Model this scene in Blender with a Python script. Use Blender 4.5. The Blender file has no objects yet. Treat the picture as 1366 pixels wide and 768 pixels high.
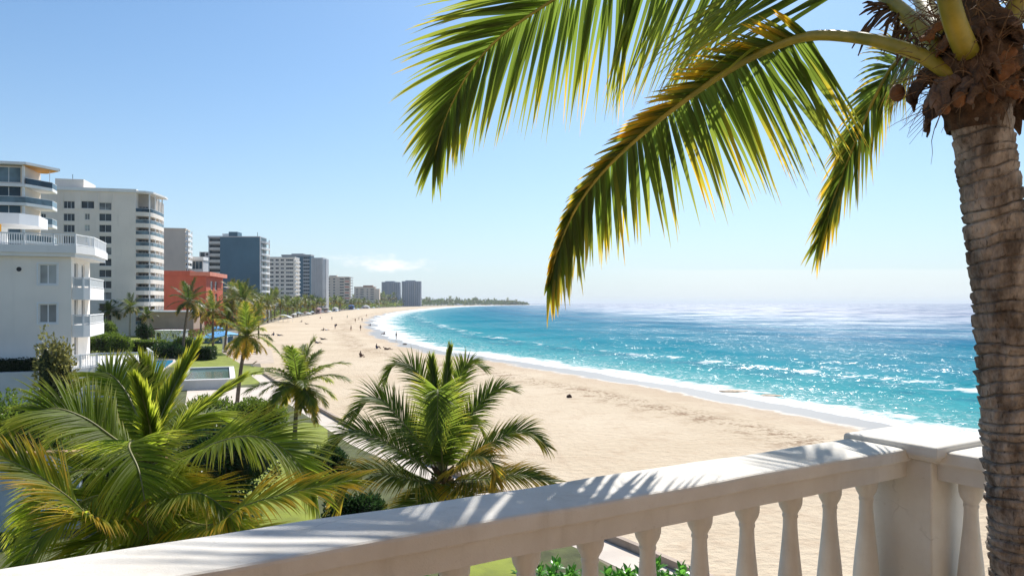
import bpy, bmesh, math, random
import numpy as np
from mathutils import Vector, Matrix, noise as mnoise

random.seed(7); np.random.seed(7)
R = math.radians
scene = bpy.context.scene
COL = scene.collection
H = 9.0            # eye height above the beach
F = 1000.0         # focal length in photo pixels (1366 wide)
CX, HZ = 683.0, 404.5

def P(px, py, Y):
    return Vector(((px - CX) / F * Y, Y, H - (py - HZ) / F * Y))
def G(px, py, z=0.0):
    Y = (H - z) * F / (py - HZ)
    return Vector(((px - CX) / F * Y, Y, z))

SUN_EL, SUN_AZ = 47.0, 17.0

# ------------------------------------------------------------------ helpers
def tag(o, label=None, cat=None, group=None, kind=None):
    if label: o['label'] = label
    if cat: o['category'] = cat
    if group: o['group'] = group
    if kind: o['kind'] = kind
    return o

def empty(name, loc=(0, 0, 0), rz=0.0, label=None, cat=None, group=None):
    o = bpy.data.objects.new(name, None)
    COL.objects.link(o)
    o.location = loc; o.rotation_euler = (0, 0, rz)
    o.empty_display_size = 0.2
    return tag(o, label, cat, group)

def kids(o):
    return [c for c in bpy.data.objects if c.parent == o]

def copy_tree(o, parent=None, ch=None):
    if ch is None: ch = {}
    c = o.copy(); COL.objects.link(c)
    if parent: c.parent = parent
    for k in list(o.children): copy_tree(k, c)
    return c

class MB:
    def __init__(s):
        s.v = []; s.f = []; s.m = []; s.attr = {}
    def quad(s, a, b, c, d, m=0):
        i = len(s.v); s.v += [tuple(a), tuple(b), tuple(c), tuple(d)]
        s.f.append((i, i + 1, i + 2, i + 3)); s.m.append(m)
    def box(s, x0, x1, y0, y1, z0, z1, m=0):
        i = len(s.v)
        s.v += [(x0, y0, z0), (x1, y0, z0), (x1, y1, z0), (x0, y1, z0), (x0, y0, z1), (x1, y0, z1), (x1, y1, z1), (x0, y1, z1)]
        for f in ((0, 3, 2, 1), (4, 5, 6, 7), (0, 1, 5, 4), (1, 2, 6, 5), (2, 3, 7, 6), (3, 0, 4, 7)):
            s.f.append(tuple(i + k for k in f)); s.m.append(m)
        return s
    def prism(s, poly, z0, z1, m=0):
        n = len(poly); i = len(s.v)
        s.v += [(p[0], p[1], z0) for p in poly] + [(p[0], p[1], z1) for p in poly]
        s.f.append(tuple(i + k for k in reversed(range(n)))); s.m.append(m)
        s.f.append(tuple(i + n + k for k in range(n))); s.m.append(m)
        for k in range(n):
            s.f.append((i + k, i + (k + 1) % n, i + n + (k + 1) % n, i + n + k)); s.m.append(m)
        return s
    def tube(s, pts, rad, n=8, m=0, cap=True):
        pts = [Vector(p) for p in pts]; N = len(pts)
        if not hasattr(rad, '__len__'): rad = [rad] * N
        base = len(s.v); ref = None
        for k in range(N):
            t = (pts[min(k + 1, N - 1)] - pts[max(k - 1, 0)]).normalized()
            if ref is None:
                ref = Vector((1, 0, 0)) if abs(t.x) < .8 else Vector((0, 1, 0))
            a = (ref - t * ref.dot(t)).normalized(); b = t.cross(a); ref = a
            for j in range(n):
                q = 2 * math.pi * j / n
                s.v.append(tuple(pts[k] + (a * math.cos(q) + b * math.sin(q)) * rad[k]))
        for k in range(N - 1):
            for j in range(n):
                j2 = (j + 1) % n
                s.f.append((base + k * n + j, base + k * n + j2, base + (k + 1) * n + j2, base + (k + 1) * n + j)); s.m.append(m)
        if cap:
            s.f.append(tuple(base + j for j in reversed(range(n)))); s.m.append(m)
            s.f.append(tuple(base + (N - 1) * n + j for j in range(n))); s.m.append(m)
        return s
    def lathe(s, prof, c=(0, 0, 0), n=24, m=0):
        base = len(s.v); N = len(prof)
        for r, z in prof:
            for j in range(n):
                q = 2 * math.pi * j / n
                s.v.append((c[0] + r * math.cos(q), c[1] + r * math.sin(q), c[2] + z))
        for k in range(N - 1):
            for j in range(n):
                j2 = (j + 1) % n
                s.f.append((base + k * n + j, base + k * n + j2, base + (k + 1) * n + j2, base + (k + 1) * n + j)); s.m.append(m)
        s.f.append(tuple(base + j for j in reversed(range(n)))); s.m.append(m)
        s.f.append(tuple(base + (N - 1) * n + j for j in range(n))); s.m.append(m)
        return s
    def build(s, name, mats, parent=None, smooth=False, loc=None):
        me = bpy.data.meshes.new(name)
        me.from_pydata(s.v, [], s.f)
        if not isinstance(mats, (list, tuple)): mats = [mats]
        for m in mats: me.materials.append(m)
        if len(mats) > 1: me.polygons.foreach_set('material_index', s.m)
        for k, vals in s.attr.items():
            a = me.attributes.new(k, 'FLOAT', 'POINT'); a.data.foreach_set('value', vals)
        if smooth: me.polygons.foreach_set('use_smooth', [True] * len(me.polygons))
        me.update()
        o = bpy.data.objects.new(name, me); COL.objects.link(o)
        if parent: o.parent = parent
        if loc is not None: o.location = loc
        return o

# ------------------------------------------------------------------ materials
def nt(m):
    m.use_nodes = True
    t = m.node_tree
    return t, t.nodes, t.links, t.nodes['Principled BSDF']

def node(nodes, typ, **kw):
    n = nodes.new(typ)
    for k, v in kw.items(): setattr(n, k, v)
    return n

def mixcol(nodes, links, fac, a, b, blend='MIX'):
    n = nodes.new('ShaderNodeMix'); n.data_type = 'RGBA'; n.blend_type = blend
    for sock, v in ((0, fac), (6, a), (7, b)):
        if hasattr(v, 'is_output') or isinstance(v, bpy.types.NodeSocket): links.new(v, n.inputs[sock])
        elif sock == 0: n.inputs[0].default_value = v
        else: n.inputs[sock].default_value = (*v, 1) if len(v) == 3 else v
    return n.outputs[2]

def math_(nodes, links, op, a, b=0.0, c=None, clamp=False):
    n = nodes.new('ShaderNodeMath'); n.operation = op; n.use_clamp = clamp
    for i, v in enumerate((a, b, c)):
        if v is None: continue
        if isinstance(v, bpy.types.NodeSocket): links.new(v, n.inputs[i])
        else: n.inputs[i].default_value = v
    return n.outputs[0]

def maprange(nodes, links, v, a, b, c=0.0, d=1.0, smooth=True):
    n = nodes.new('ShaderNodeMapRange'); n.interpolation_type = 'SMOOTHSTEP' if smooth else 'LINEAR'
    n.clamp = True
    links.new(v, n.inputs[0])
    for i, x in ((1, a), (2, b), (3, c), (4, d)):
        if isinstance(x, bpy.types.NodeSocket): links.new(x, n.inputs[i])
        else: n.inputs[i].default_value = x
    return n.outputs[0]

def noise(nodes, links, vec, scale, detail=4.0, rough=.55):
    n = nodes.new('ShaderNodeTexNoise'); n.inputs['Scale'].default_value = scale
    n.inputs['Detail'].default_value = detail; n.inputs['Roughness'].default_value = rough
    if vec is not None: links.new(vec, n.inputs['Vector'])
    return n.outputs[0]

def coords(nodes, kind='Object'):
    return nodes.new('ShaderNodeTexCoord').outputs[kind]

def bump(nodes, links, height, strength, dist, bsdf, normal=None):
    b = nodes.new('ShaderNodeBump'); b.inputs['Strength'].default_value = strength; b.inputs['Distance'].default_value = dist
    links.new(height, b.inputs['Height'])
    if normal is not None: links.new(normal, b.inputs['Normal'])
    if bsdf is not None: links.new(b.outputs[0], bsdf.inputs['Normal'])
    return b.outputs[0]

MC = {}
def mat(name, col, rough=.7, var=.12, scale=1.5, bumps=0.0, bscale=40, metal=0.0, spec=.4, streak=0.0):
    if name in MC: return MC[name]
    m = bpy.data.materials.new(name); t, N, L, b = nt(m)
    b.inputs['Roughness'].default_value = rough; b.inputs['Metallic'].default_value = metal
    b.inputs['Specular IOR Level'].default_value = spec
    c = coords(N)
    n1 = noise(N, L, c, scale, 6)
    dark = tuple(x * (1 - var) for x in col); lite = tuple(min(1, x * (1 + var * .6)) for x in col)
    colr = mixcol(N, L, maprange(N, L, n1, .3, .7), dark, lite)
    if streak:
        mp = node(N, 'ShaderNodeMapping'); mp.inputs['Scale'].default_value = (1.6, 1.6, .12); L.new(c, mp.inputs[0])
        n2 = noise(N, L, mp.outputs[0], 1.2, 5)
        colr = mixcol(N, L, maprange(N, L, n2, .52, .8, 0, streak), colr, tuple(x * .55 for x in col))
    L.new(colr, b.inputs['Base Color'])
    if bumps:
        n3 = noise(N, L, c, bscale, 5)
        bump(N, L, n3, bumps, .02, b)
    MC[name] = m
    return m

def glass(name, col, rough=.08):
    if name in MC: return MC[name]
    m = bpy.data.materials.new(name); t, N, L, b = nt(m)
    c = coords(N); n1 = noise(N, L, c, .35, 2)
    L.new(mixcol(N, L, maprange(N, L, n1, .35, .65), tuple(x * .6 for x in col), tuple(x * 1.5 for x in col)), b.inputs['Base Color'])
    b.inputs['Roughness'].default_value = rough; b.inputs['Specular IOR Level'].default_value = .3
    MC[name] = m
    return m

def leafmat(name, green, tip, yellow, trans=.45, rough=.38, ymix=1.0):
    """attributes: lt = position along the leaflet, lr = random per leaflet, ly = how dry the frond is"""
    m = bpy.data.materials.new(name); t, N, L, b = nt(m)
    lt = node(N, 'ShaderNodeAttribute', attribute_name='lt').outputs['Fac']
    lr = node(N, 'ShaderNodeAttribute', attribute_name='lr').outputs['Fac']
    ly = node(N, 'ShaderNodeAttribute', attribute_name='ly').outputs['Fac']
    c0 = mixcol(N, L, lr, tuple(x * .65 for x in green), tuple(x * 1.35 for x in green))
    c1 = mixcol(N, L, maprange(N, L, lt, .3, 1.0, 0, .75), c0, tip)
    # yellowing grows with dryness and toward the tip
    nz = noise(N, L, coords(N), 2.2, 3)
    f = math_(N, L, 'ADD', math_(N, L, 'MULTIPLY', lt, .55), math_(N, L, 'MULTIPLY', lr, .35))
    f = math_(N, L, 'ADD', f, math_(N, L, 'MULTIPLY', nz, .5))
    f = math_(N, L, 'ADD', f, ly)
    c2 = mixcol(N, L, maprange(N, L, f, 1.0, 1.55, 0, ymix), c1, yellow)
    f2 = math_(N, L, 'ADD', math_(N, L, 'MULTIPLY', ly, .45), lt)
    c3 = mixcol(N, L, maprange(N, L, f2, 1.0, 1.28, 0, .85), c2, (.12, .065, .02))
    L.new(c3, b.inputs['Base Color'])
    b.inputs['Roughness'].default_value = rough; b.inputs['Specular IOR Level'].default_value = .28
    tr = node(N, 'ShaderNodeBsdfTranslucent')
    tc = mixcol(N, L, .62, c3, (.55, .60, .03), 'MULTIPLY')
    hs = node(N, 'ShaderNodeHueSaturation'); hs.inputs['Saturation'].default_value = 1.0; hs.inputs['Value'].default_value = 2.4
    L.new(c3, hs.inputs['Color'])
    L.new(hs.outputs[0], tr.inputs['Color'])
    mx = node(N, 'ShaderNodeMixShader'); mx.inputs[0].default_value = trans
    L.new(b.outputs[0], mx.inputs[1]); L.new(tr.outputs[0], mx.inputs[2])
    L.new(mx.outputs[0], t.nodes['Material Output'].inputs[0])
    return m

LEAF_HERO = leafmat('coconut leaf', (.085, .120, .016), (.23, .24, .03), (.60, .33, .015), trans=.55)
LEAF_NEAR = leafmat('palm leaf fresh', (.17, .215, .02), (.31, .32, .035), (.46, .30, .03), trans=.66, rough=.5)
LEAF_DARK = leafmat('palm leaf dark', (.042, .070, .012), (.11, .12, .025), (.36, .24, .04), trans=.38, rough=.42)
LEAF_MID = leafmat('palm leaf mid', (.105, .145, .018), (.22, .235, .03), (.42, .28, .035), trans=.52, rough=.5)
LEAF_FAR = leafmat('palm leaf far', (.085, .115, .018), (.18, .18, .03), (.38, .24, .04), trans=.38)
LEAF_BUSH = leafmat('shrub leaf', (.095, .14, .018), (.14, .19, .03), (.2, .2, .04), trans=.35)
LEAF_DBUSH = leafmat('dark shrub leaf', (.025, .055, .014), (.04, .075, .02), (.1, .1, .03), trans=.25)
LEAF_BRIGHT = leafmat('glossy broad leaf', (.07, .20, .025), (.12, .28, .04), (.2, .3, .05), trans=.4, rough=.3)
LEAF_OLIVE = leafmat('dry shrub leaf', (.17, .165, .05), (.24, .20, .07), (.25, .18, .06), trans=.3)

def petiole_mat():
    m = bpy.data.materials.new('petiole'); t, N, L, b = nt(m)
    c = coords(N)
    col = mixcol(N, L, maprange(N, L, noise(N, L, c, 9, 4), .35, .7), (.22, .20, .018), (.42, .32, .035))
    L.new(col, b.inputs['Base Color']); b.inputs['Roughness'].default_value = .42
    return m
PETIOLE = petiole_mat()
RACHIS = mat('rachis', (.22, .20, .06), .5, .2, 6)
FIBRE = mat('palm fibre', (.10, .058, .032), .9, .55, 22, .8, 90)
HUSK = mat('coconut husk', (.20, .085, .028), .75, .35, 14, .5, 60)
SHEATH = mat('dry sheath', (.21, .14, .10), .85, .5, 12, .7, 70)

def trunk_mat(name, c1, c2, scale):
    m = bpy.data.materials.new(name); t, N, L, b = nt(m)
    c = coords(N)
    mp = node(N, 'ShaderNodeMapping'); mp.inputs['Scale'].default_value = (1, 1, .45); L.new(c, mp.inputs[0])
    n1 = noise(N, L, mp.outputs[0], scale, 8, .68)
    mp2 = node(N, 'ShaderNodeMapping'); mp2.inputs['Scale'].default_value = (2.6, 2.6, .5); L.new(c, mp2.inputs[0])
    n2 = noise(N, L, mp2.outputs[0], scale * 4.5, 6, .6)
    col = mixcol(N, L, maprange(N, L, n1, .35, .68), c1, c2)
    col = mixcol(N, L, maprange(N, L, n2, .55, .72, 0, .8), col, tuple(x * .3 for x in c1))
    L.new(col, b.inputs['Base Color']); b.inputs['Roughness'].default_value = .95; b.inputs['Specular IOR Level'].default_value = .15
    nn = bump(N, L, n2, .7, .01, None)
    bump(N, L, n1, .6, .015, b, nn)
    return m
TRUNK_HERO = trunk_mat('ringed palm bark', (.095, .073, .056), (.50, .43, .36), 9)
TRUNK = trunk_mat('palm bark', (.13, .10, .075), (.27, .21, .16), 6)
TRUNK_LITE = trunk_mat('pale palm bark', (.30, .26, .21), (.45, .40, .33), 5)

# stucco for the balustrade
def stucco():
    m = bpy.data.materials.new('white painted stucco'); t, N, L, b = nt(m)
    c = coords(N)
    n1 = noise(N, L, c, 3.0, 6, .6); n2 = noise(N, L, c, 38, 6, .65); n3 = noise(N, L, c, 220, 3)
    col = mixcol(N, L, maprange(N, L, n1, .35, .7), (.66, .62, .55), (.75, .72, .66))
    col = mixcol(N, L, maprange(N, L, n2, .60, .78, 0, .35), col, (.42, .36, .28))
    mp = node(N, 'ShaderNodeMapping'); mp.inputs['Scale'].default_value = (9, 9, .9); L.new(c, mp.inputs[0])
    col = mixcol(N, L, maprange(N, L, noise(N, L, mp.outputs[0], 1.0, 6, .6), .52, .78, 0, .30), col, (.40, .345, .27))
    vo = node(N, 'ShaderNodeTexVoronoi', feature='DISTANCE_TO_EDGE'); vo.inputs['Scale'].default_value = 1.1
    wv = node(N, 'ShaderNodeVectorMath', operation='ADD'); nzv = node(N, 'ShaderNodeTexNoise'); nzv.inputs['Scale'].default_value = 6; nzv.inputs['Detail'].default_value = 5; L.new(c, nzv.inputs['Vector'])
    sc2 = node(N, 'ShaderNodeVectorMath', operation='SCALE'); L.new(nzv.outputs['Color'], sc2.inputs[0]); sc2.inputs['Scale'].default_value = .22
    L.new(c, wv.inputs[0]); L.new(sc2.outputs[0], wv.inputs[1]); L.new(wv.outputs[0], vo.inputs['Vector'])
    crack = math_(N, L, 'MULTIPLY', maprange(N, L, vo.outputs['Distance'], .006, .002), maprange(N, L, n1, .56, .64, 0, .2))
    col = mixcol(N, L, crack, col, (.22, .19, .15))
    L.new(col, b.inputs['Base Color']); b.inputs['Roughness'].default_value = .8; b.inputs['Specular IOR Level'].default_value = .25
    nn = bump(N, L, n3, .25, .004, None)
    bump(N, L, n2, .28, .006, b, nn)
    return m
STUCCO = stucco()

# ------------------------------------------------------------------ shoreline
SH = [(160, -260), (90, -110), (52, -10), (39, 30), (33.5, 48.5), (29.5, 57.5), (20.2, 80), (11.6, 98), (-3.5, 127), (-14.5, 147), (-24, 175), (-41, 240),
      (-68, 375), (-91, 520), (-112, 700), (-128, 900), (-150, 1300), (-165, 1800), (-148, 2500), (-62, 3300), (90, 3950), (150, 4200), (120, 4420),
      (-300, 4700), (-1500, 5200), (-9000, 7000), (-40000, 14000)]
def catmull(pts, per=6):
    out = []
    n = len(pts)
    for i in range(n - 1):
        p0 = np.array(pts[max(i - 1, 0)], float); p1 = np.array(pts[i], float); p2 = np.array(pts[i + 1], float); p3 = np.array(pts[min(i + 2, n - 1)], float)
        for k in range(per):
            t = k / per
            # centripetal-ish: finite-difference tangents limited by segment length
            l = np.linalg.norm(p2 - p1)
            m1 = (p2 - p0) / (np.linalg.norm(p2 - p1) + np.linalg.norm(p1 - p0) + 1e-9) * l
            m2 = (p3 - p1) / (np.linalg.norm(p3 - p2) + np.linalg.norm(p2 - p1) + 1e-9) * l
            h = (2 * t**3 - 3 * t**2 + 1) * p1 + (t**3 - 2 * t**2 + t) * m1 + (-2 * t**3 + 3 * t**2) * p2 + (t**3 - t**2) * m2
            out.append(h)
    out.append(np.array(pts[-1], float))
    return np.array(out)
SHP = catmull(SH, 4)
def shore_dist(x, y):
    p = np.stack([x, y], -1)
    best = np.full(len(p), 1e18); sgn = np.ones(len(p))
    for a, b in zip(SHP[:-1], SHP[1:]):
        ab = b - a; ap = p - a
        t = np.clip((ap @ ab) / (ab @ ab), 0, 1)
        q = ap - t[:, None] * ab
        d2 = (q * q).sum(1)
        cr = ab[0] * ap[:, 1] - ab[1] * ap[:, 0]
        u = d2 < best - 1e-9
        best[u] = d2[u]; sgn[u] = np.where(cr[u] > 0, -1, 1)
    d = np.sqrt(best) * sgn
    amp = np.clip(np.hypot(x, y) / 150, .5, 3.0)
    d = d + amp * (.7 * np.sin(x * .21 + y * .13 + 1) + .5 * np.sin(-x * .11 + y * .31) + .35 * np.sin(x * .53 + y * .47 + 2) + .2 * np.sin(y * 1.1 + x * .3)) * np.clip(1 - np.abs(d) / 120, 0, 1)
    return d

def grid_mesh(name, azs, rs, zfun, keep, mats, kind):
    A, Rr = np.meshgrid(azs, rs)
    x = (Rr * np.sin(A)).ravel(); y = (Rr * np.cos(A)).ravel()
    d = shore_dist(x, y)
    z = zfun(x, y, d)
    nr, na = len(rs), len(azs)
    idx = np.arange(nr * na).reshape(nr, na)
    q = np.stack([idx[:-1, :-1], idx[:-1, 1:], idx[1:, 1:], idx[1:, :-1]], -1).reshape(-1, 4)
    if keep is not None:
        k = keep(d)[q].any(1); q = q[k]
        used = np.unique(q); remap = np.full(nr * na, -1); remap[used] = np.arange(len(used))
        q = remap[q]; x, y, z, d = x[used], y[used], z[used], d[used]
    q = q[:, ::-1]
    me = bpy.data.meshes.new(name)
    me.vertices.add(len(x)); me.vertices.foreach_set('co', np.stack([x, y, z], -1).astype(np.float32).ravel())
    me.loops.add(q.size); me.loops.foreach_set('vertex_index', q.ravel().astype(np.int32))
    me.polygons.add(len(q)); me.polygons.foreach_set('loop_start', np.arange(0, q.size, 4, dtype=np.int32))
    me.polygons.foreach_set('loop_total', np.full(len(q), 4, np.int32))
    a = me.attributes.new('shore', 'FLOAT', 'POINT'); a.data.foreach_set('value', d.astype(np.float32))
    me.update(calc_edges=True); me.validate()
    me.polygons.foreach_set('use_smooth', [True] * len(me.polygons))
    me.materials.append(mats)
    o = bpy.data.objects.new(name, me); COL.objects.link(o); o['kind'] = kind
    return o

WL = -0.14
def sstep(a, b, x):
    t = np.clip((x - a) / (b - a), 0, 1); return t * t * (3 - 2 * t)
def sand_z(x, y, d):
    z = -.14 * sstep(-11, 0, d) - np.clip(d, 0, 60) * .045
    und = .05 * np.sin(x * .6 + y * .17) * np.sin(y * .43 - x * .2) + .03 * np.sin(x * 1.3 + 1) * np.sin(y * 1.1)
    m = sstep(-12, -20, d) * 0
    return z + und * m
def sea_z(x, y, d):
    z = np.full_like(x, WL)
    r = np.hypot(x, y)
    near = np.clip(1 - r / 700, 0, 1)
    ph = d + 2.2 * np.sin(y * .05 + x * .02) + 1.2 * np.sin(x * .13 - y * .09)
    z += .42 * np.exp(-((ph - 26) / 1.7) ** 2) * near * (.6 + .4 * np.sin(x * .09 + y * .05))
    z += .30 * np.exp(-((ph - 45) / 2.6) ** 2) * near
    z += .22 * np.exp(-((ph - 68) / 3.5) ** 2) * near
    z += .05 * np.exp(-((d - 3) / 2.0) ** 2)
    z += .06 * np.sin(ph * .33) * np.clip(d / 30, 0, 1) * near
    return z

def sand_mat():
    m = bpy.data.materials.new('beach sand'); t, N, L, b = nt(m)
    c = coords(N); sh = node(N, 'ShaderNodeAttribute', attribute_name='shore').outputs['Fac']
    n_big = noise(N, L, c, .05, 5); n_mid = noise(N, L, c, .45, 6, .6); n_f = noise(N, L, c, 2.6, 5, .65); n_g = noise(N, L, c, 14, 3)
    col = mixcol(N, L, maprange(N, L, n_big, .35, .65), (.56, .45, .315), (.63, .52, .38))
    col = mixcol(N, L, maprange(N, L, n_f, .50, .72, 0, .45), col, (.45, .32, .21))
    col = mixcol(N, L, maprange(N, L, n_mid, .50, .72, 0, .50), col, (.46, .335, .225))
    mpt = node(N, 'ShaderNodeMapping'); mpt.inputs['Rotation'].default_value = (0, 0, R(-22)); mpt.inputs['Scale'].default_value = (.55, .05, 1); L.new(c, mpt.inputs[0])
    col = mixcol(N, L, maprange(N, L, noise(N, L, mpt.outputs[0], 1.0, 6, .62), .54, .70, 0, .35), col, (.47, .345, .235))
    # damp strand line and drifted weed
    wob = math_(N, L, 'MULTIPLY_ADD', n_mid, 7.0, -3.5)
    s2 = math_(N, L, 'ADD', sh, wob)
    band = math_(N, L, 'MULTIPLY', maprange(N, L, s2, -17, -12.5), maprange(N, L, s2, -9.5, -12))
    weed = math_(N, L, 'MULTIPLY', band, maprange(N, L, math_(N, L, 'MULTIPLY_ADD', n_mid, .5, math_(N, L, 'MULTIPLY', n_f, .6)), .52, .64))
    col = mixcol(N, L, math_(N, L, 'MULTIPLY', weed, .9), col, (.24, .15, .085))
    damp = maprange(N, L, s2, -10, -6, 0, .35)
    col = mixcol(N, L, damp, col, (.46, .34, .24))
    wet = maprange(N, L, math_(N, L, 'ADD', sh, math_(N, L, 'ADD', math_(N, L, 'MULTIPLY_ADD', n_big, 3.0, -1.5), math_(N, L, 'MULTIPLY_ADD', n_mid, 3.6, -1.8))), -5.8, -3.6)
    col = mixcol(N, L, wet, col, (.32, .265, .205))
    L.new(col, b.inputs['Base Color'])
    L.new(maprange(N, L, wet, 0, 1, .92, .30), b.inputs['Roughness'])
    L.new(maprange(N, L, wet, 0, 1, .15, .7), b.inputs['Specular IOR Level'])
    vd = node(N, 'ShaderNodeTexVoronoi', feature='SMOOTH_F1'); vd.inputs['Scale'].default_value = 1.7; vd.inputs['Smoothness'].default_value = .5; L.new(c, vd.inputs['Vector'])
    h = math_(N, L, 'ADD', math_(N, L, 'MULTIPLY', n_f, 1.0), math_(N, L, 'MULTIPLY', n_g, .25))
    h = math_(N, L, 'ADD', h, math_(N, L, 'MULTIPLY', vd.outputs['Distance'], .55))
    bm = node(N, 'ShaderNodeBump'); bm.inputs['Distance'].default_value = .16
    L.new(maprange(N, L, wet, 0, 1, .75, .02), bm.inputs['Strength']); L.new(h, bm.inputs['Height'])
    L.new(bm.outputs[0], b.inputs['Normal'])
    return m

def sea_mat():
    m = bpy.data.materials.new('sea water'); t, N, L, b = nt(m)
    c = coords(N); sh = node(N, 'ShaderNodeAttribute', attribute_name='shore').outputs['Fac']
    n_big = noise(N, L, c, .012, 4); n_mid = noise(N, L, c, .06, 4); n_f = noise(N, L, c, .55, 6, .62); n_s = noise(N, L, c, 2.2, 5, .6)
    wob = math_(N, L, 'MULTIPLY_ADD', n_big, 120.0, -60.0)
    d2 = math_(N, L, 'ADD', sh, math_(N, L, 'MULTIPLY', wob, maprange(N, L, sh, 20, 120)))
    ramp = node(N, 'ShaderNodeValToRGB')
    L.new(maprange(N, L, d2, 0, 420, 0, 1, False), ramp.inputs[0])
    el = ramp.color_ramp.elements
    el[0].position = 0; el[0].color = (.12, .34, .335, 1)
    el[1].position = 1; el[1].color = (.003, .06, .175, 1)
    for p, cc in ((.03, (.04, .27, .30)), (.10, (.010, .195, .265)), (.30, (.005, .14, .245)), (.6, (.004, .095, .21))):
        e = el.new(p); e.color = (*cc, 1)
    col = ramp.outputs[0]
    # bands of lighter and darker water lying along the shore
    mp = node(N, 'ShaderNodeCombineXYZ'); L.new(math_(N, L, 'MULTIPLY', sh, .05), mp.inputs[0]); L.new(math_(N, L, 'MULTIPLY', n_mid, 1.6), mp.inputs[1])
    nb = noise(N, L, mp.outputs[0], 1.0, 4)
    col = mixcol(N, L, maprange(N, L, nb, .52, .66, 0, .55), col, (.003, .10, .18))
    col = mixcol(N, L, maprange(N, L, nb, .46, .34, 0, .4), col, (.014, .235, .29))
    # foam: surf along the waterline, its width growing with the size of the bay
    geo = node(N, 'ShaderNodeSeparateXYZ'); L.new(c, geo.inputs[0])
    w = math_(N, L, 'MULTIPLY_ADD', geo.outputs[1], .021, 1.4)
    rel = math_(N, L, 'DIVIDE', sh, w)
    nf2 = math_(N, L, 'ADD', math_(N, L, 'MULTIPLY', n_f, .75), math_(N, L, 'MULTIPLY', noise(N, L, c, .16, 5, .6), 1.05))
    edge = math_(N, L, 'ADD', rel, math_(N, L, 'MULTIPLY_ADD', nf2, -3.0, 2.7))
    foam = maprange(N, L, edge, 1.35, .75)
    holes = math_(N, L, 'MULTIPLY', maprange(N, L, n_s, .50, .60), maprange(N, L, rel, .05, .7, .12, .85))
    foam = math_(N, L, 'MULTIPLY', foam, math_(N, L, 'SUBTRACT', 1.0, holes))
    # a few streaks of left-over foam and small breaking crests
    lace = math_(N, L, 'MULTIPLY', maprange(N, L, n_s, .53, .60), math_(N, L, 'MULTIPLY', maprange(N, L, rel, 4.5, 1.2), maprange(N, L, n_f, .47, .58)))
    foam = math_(N, L, 'MAXIMUM', foam, math_(N, L, 'MULTIPLY', lace, .8))
    crest = math_(N, L, 'MULTIPLY', maprange(N, L, sh, 22, 25), maprange(N, L, sh, 29, 26.5))
    crest = math_(N, L, 'MULTIPLY', crest, maprange(N, L, nf2, .93, 1.03))
    foam = math_(N, L, 'MAXIMUM', foam, math_(N, L, 'MULTIPLY', crest, .8))
    col = mixcol(N, L, foam, col, (.74, .75, .73))
    L.new(col, b.inputs['Base Color'])
    L.new(maprange(N, L, foam, 0, 1, .22, .75), b.inputs['Roughness'])
    b.inputs['IOR'].default_value = 1.33
    b.inputs['Specular IOR Level'].default_value = .5
    # waves
    mpw = node(N, 'ShaderNodeMapping'); mpw.inputs['Rotation'].default_value = (0, 0, R(25)); mpw.inputs['Scale'].default_value = (1.0, .55, 1); L.new(c, mpw.inputs[0])
    def slope(scale, det, k):
        n = node(N, 'ShaderNodeTexNoise'); n.inputs['Scale'].default_value = scale; n.inputs['Detail'].default_value = det; n.inputs['Roughness'].default_value = .6
        L.new(mpw.outputs[0], n.inputs['Vector'])
        a_ = node(N, 'ShaderNodeVectorMath', operation='SUBTRACT'); L.new(n.outputs['Color'], a_.inputs[0]); a_.inputs[1].default_value = (.5, .5, .5)
        m_ = node(N, 'ShaderNodeVectorMath', operation='MULTIPLY'); L.new(a_.outputs[0], m_.inputs[0]); m_.inputs[1].default_value = (k, k, 0)
        return m_.outputs[0]
    def vadd(a_, b_):
        n = node(N, 'ShaderNodeVectorMath', operation='ADD'); L.new(a_, n.inputs[0]); L.new(b_, n.inputs[1]); return n.outputs[0]
    gn_ = node(N, 'ShaderNodeNewGeometry').outputs['Normal']
    sl_ = vadd(slope(.22, 2, .55), vadd(slope(1.5, 2, 1.05), slope(9.0, 1, 1.2)))
    sc_ = node(N, 'ShaderNodeVectorMath', operation='SCALE'); L.new(sl_, sc_.inputs[0]); L.new(maprange(N, L, sh, 40, 500, 1.0, .8), sc_.inputs['Scale'])   # open water: ripples finer than we can draw go into the gloss
    n3v = vadd(gn_, sc_.outputs[0])
    nn3 = node(N, 'ShaderNodeVectorMath', operation='NORMALIZE'); L.new(n3v, nn3.inputs[0]); n3 = nn3.outputs[0]
    nf = bump(N, L, n_s, 1.0, .12, None)
    mixn = node(N, 'ShaderNodeMix'); mixn.data_type = 'VECTOR'; L.new(foam, mixn.inputs[0]); L.new(n3, mixn.inputs[4]); L.new(nf, mixn.inputs[5])
    dif = node(N, 'ShaderNodeBsdfDiffuse'); L.new(col, dif.inputs['Color']); L.new(mixn.outputs[1], dif.inputs['Normal'])
    glo = node(N, 'ShaderNodeBsdfGlossy'); L.new(mixn.outputs[1], glo.inputs['Normal']); L.new(math_(N, L, 'ADD', maprange(N, L, sh, 30, 300, .20, .45), math_(N, L, 'MULTIPLY', foam, .35)), glo.inputs['Roughness'])
    fr = node(N, 'ShaderNodeFresnel'); fr.inputs['IOR'].default_value = 1.33; L.new(mixn.outputs[1], fr.inputs['Normal'])
    fac = math_(N, L, 'MULTIPLY', math_(N, L, 'MINIMUM', fr.outputs[0], math_(N, L, 'MULTIPLY', maprange(N, L, sh, 50, 350, .09, .165), maprange(N, L, noise(N, L, c, .022, 8, .7), .36, .64, .35, 1.45))), maprange(N, L, foam, 0, 1, 1, .3))
    ms = node(N, 'ShaderNodeMixShader'); L.new(fac, ms.inputs[0]); L.new(dif.outputs[0], ms.inputs[1]); L.new(glo.outputs[0], ms.inputs[2])
    L.new(ms.outputs[0], t.nodes['Material Output'].inputs[0])
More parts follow.
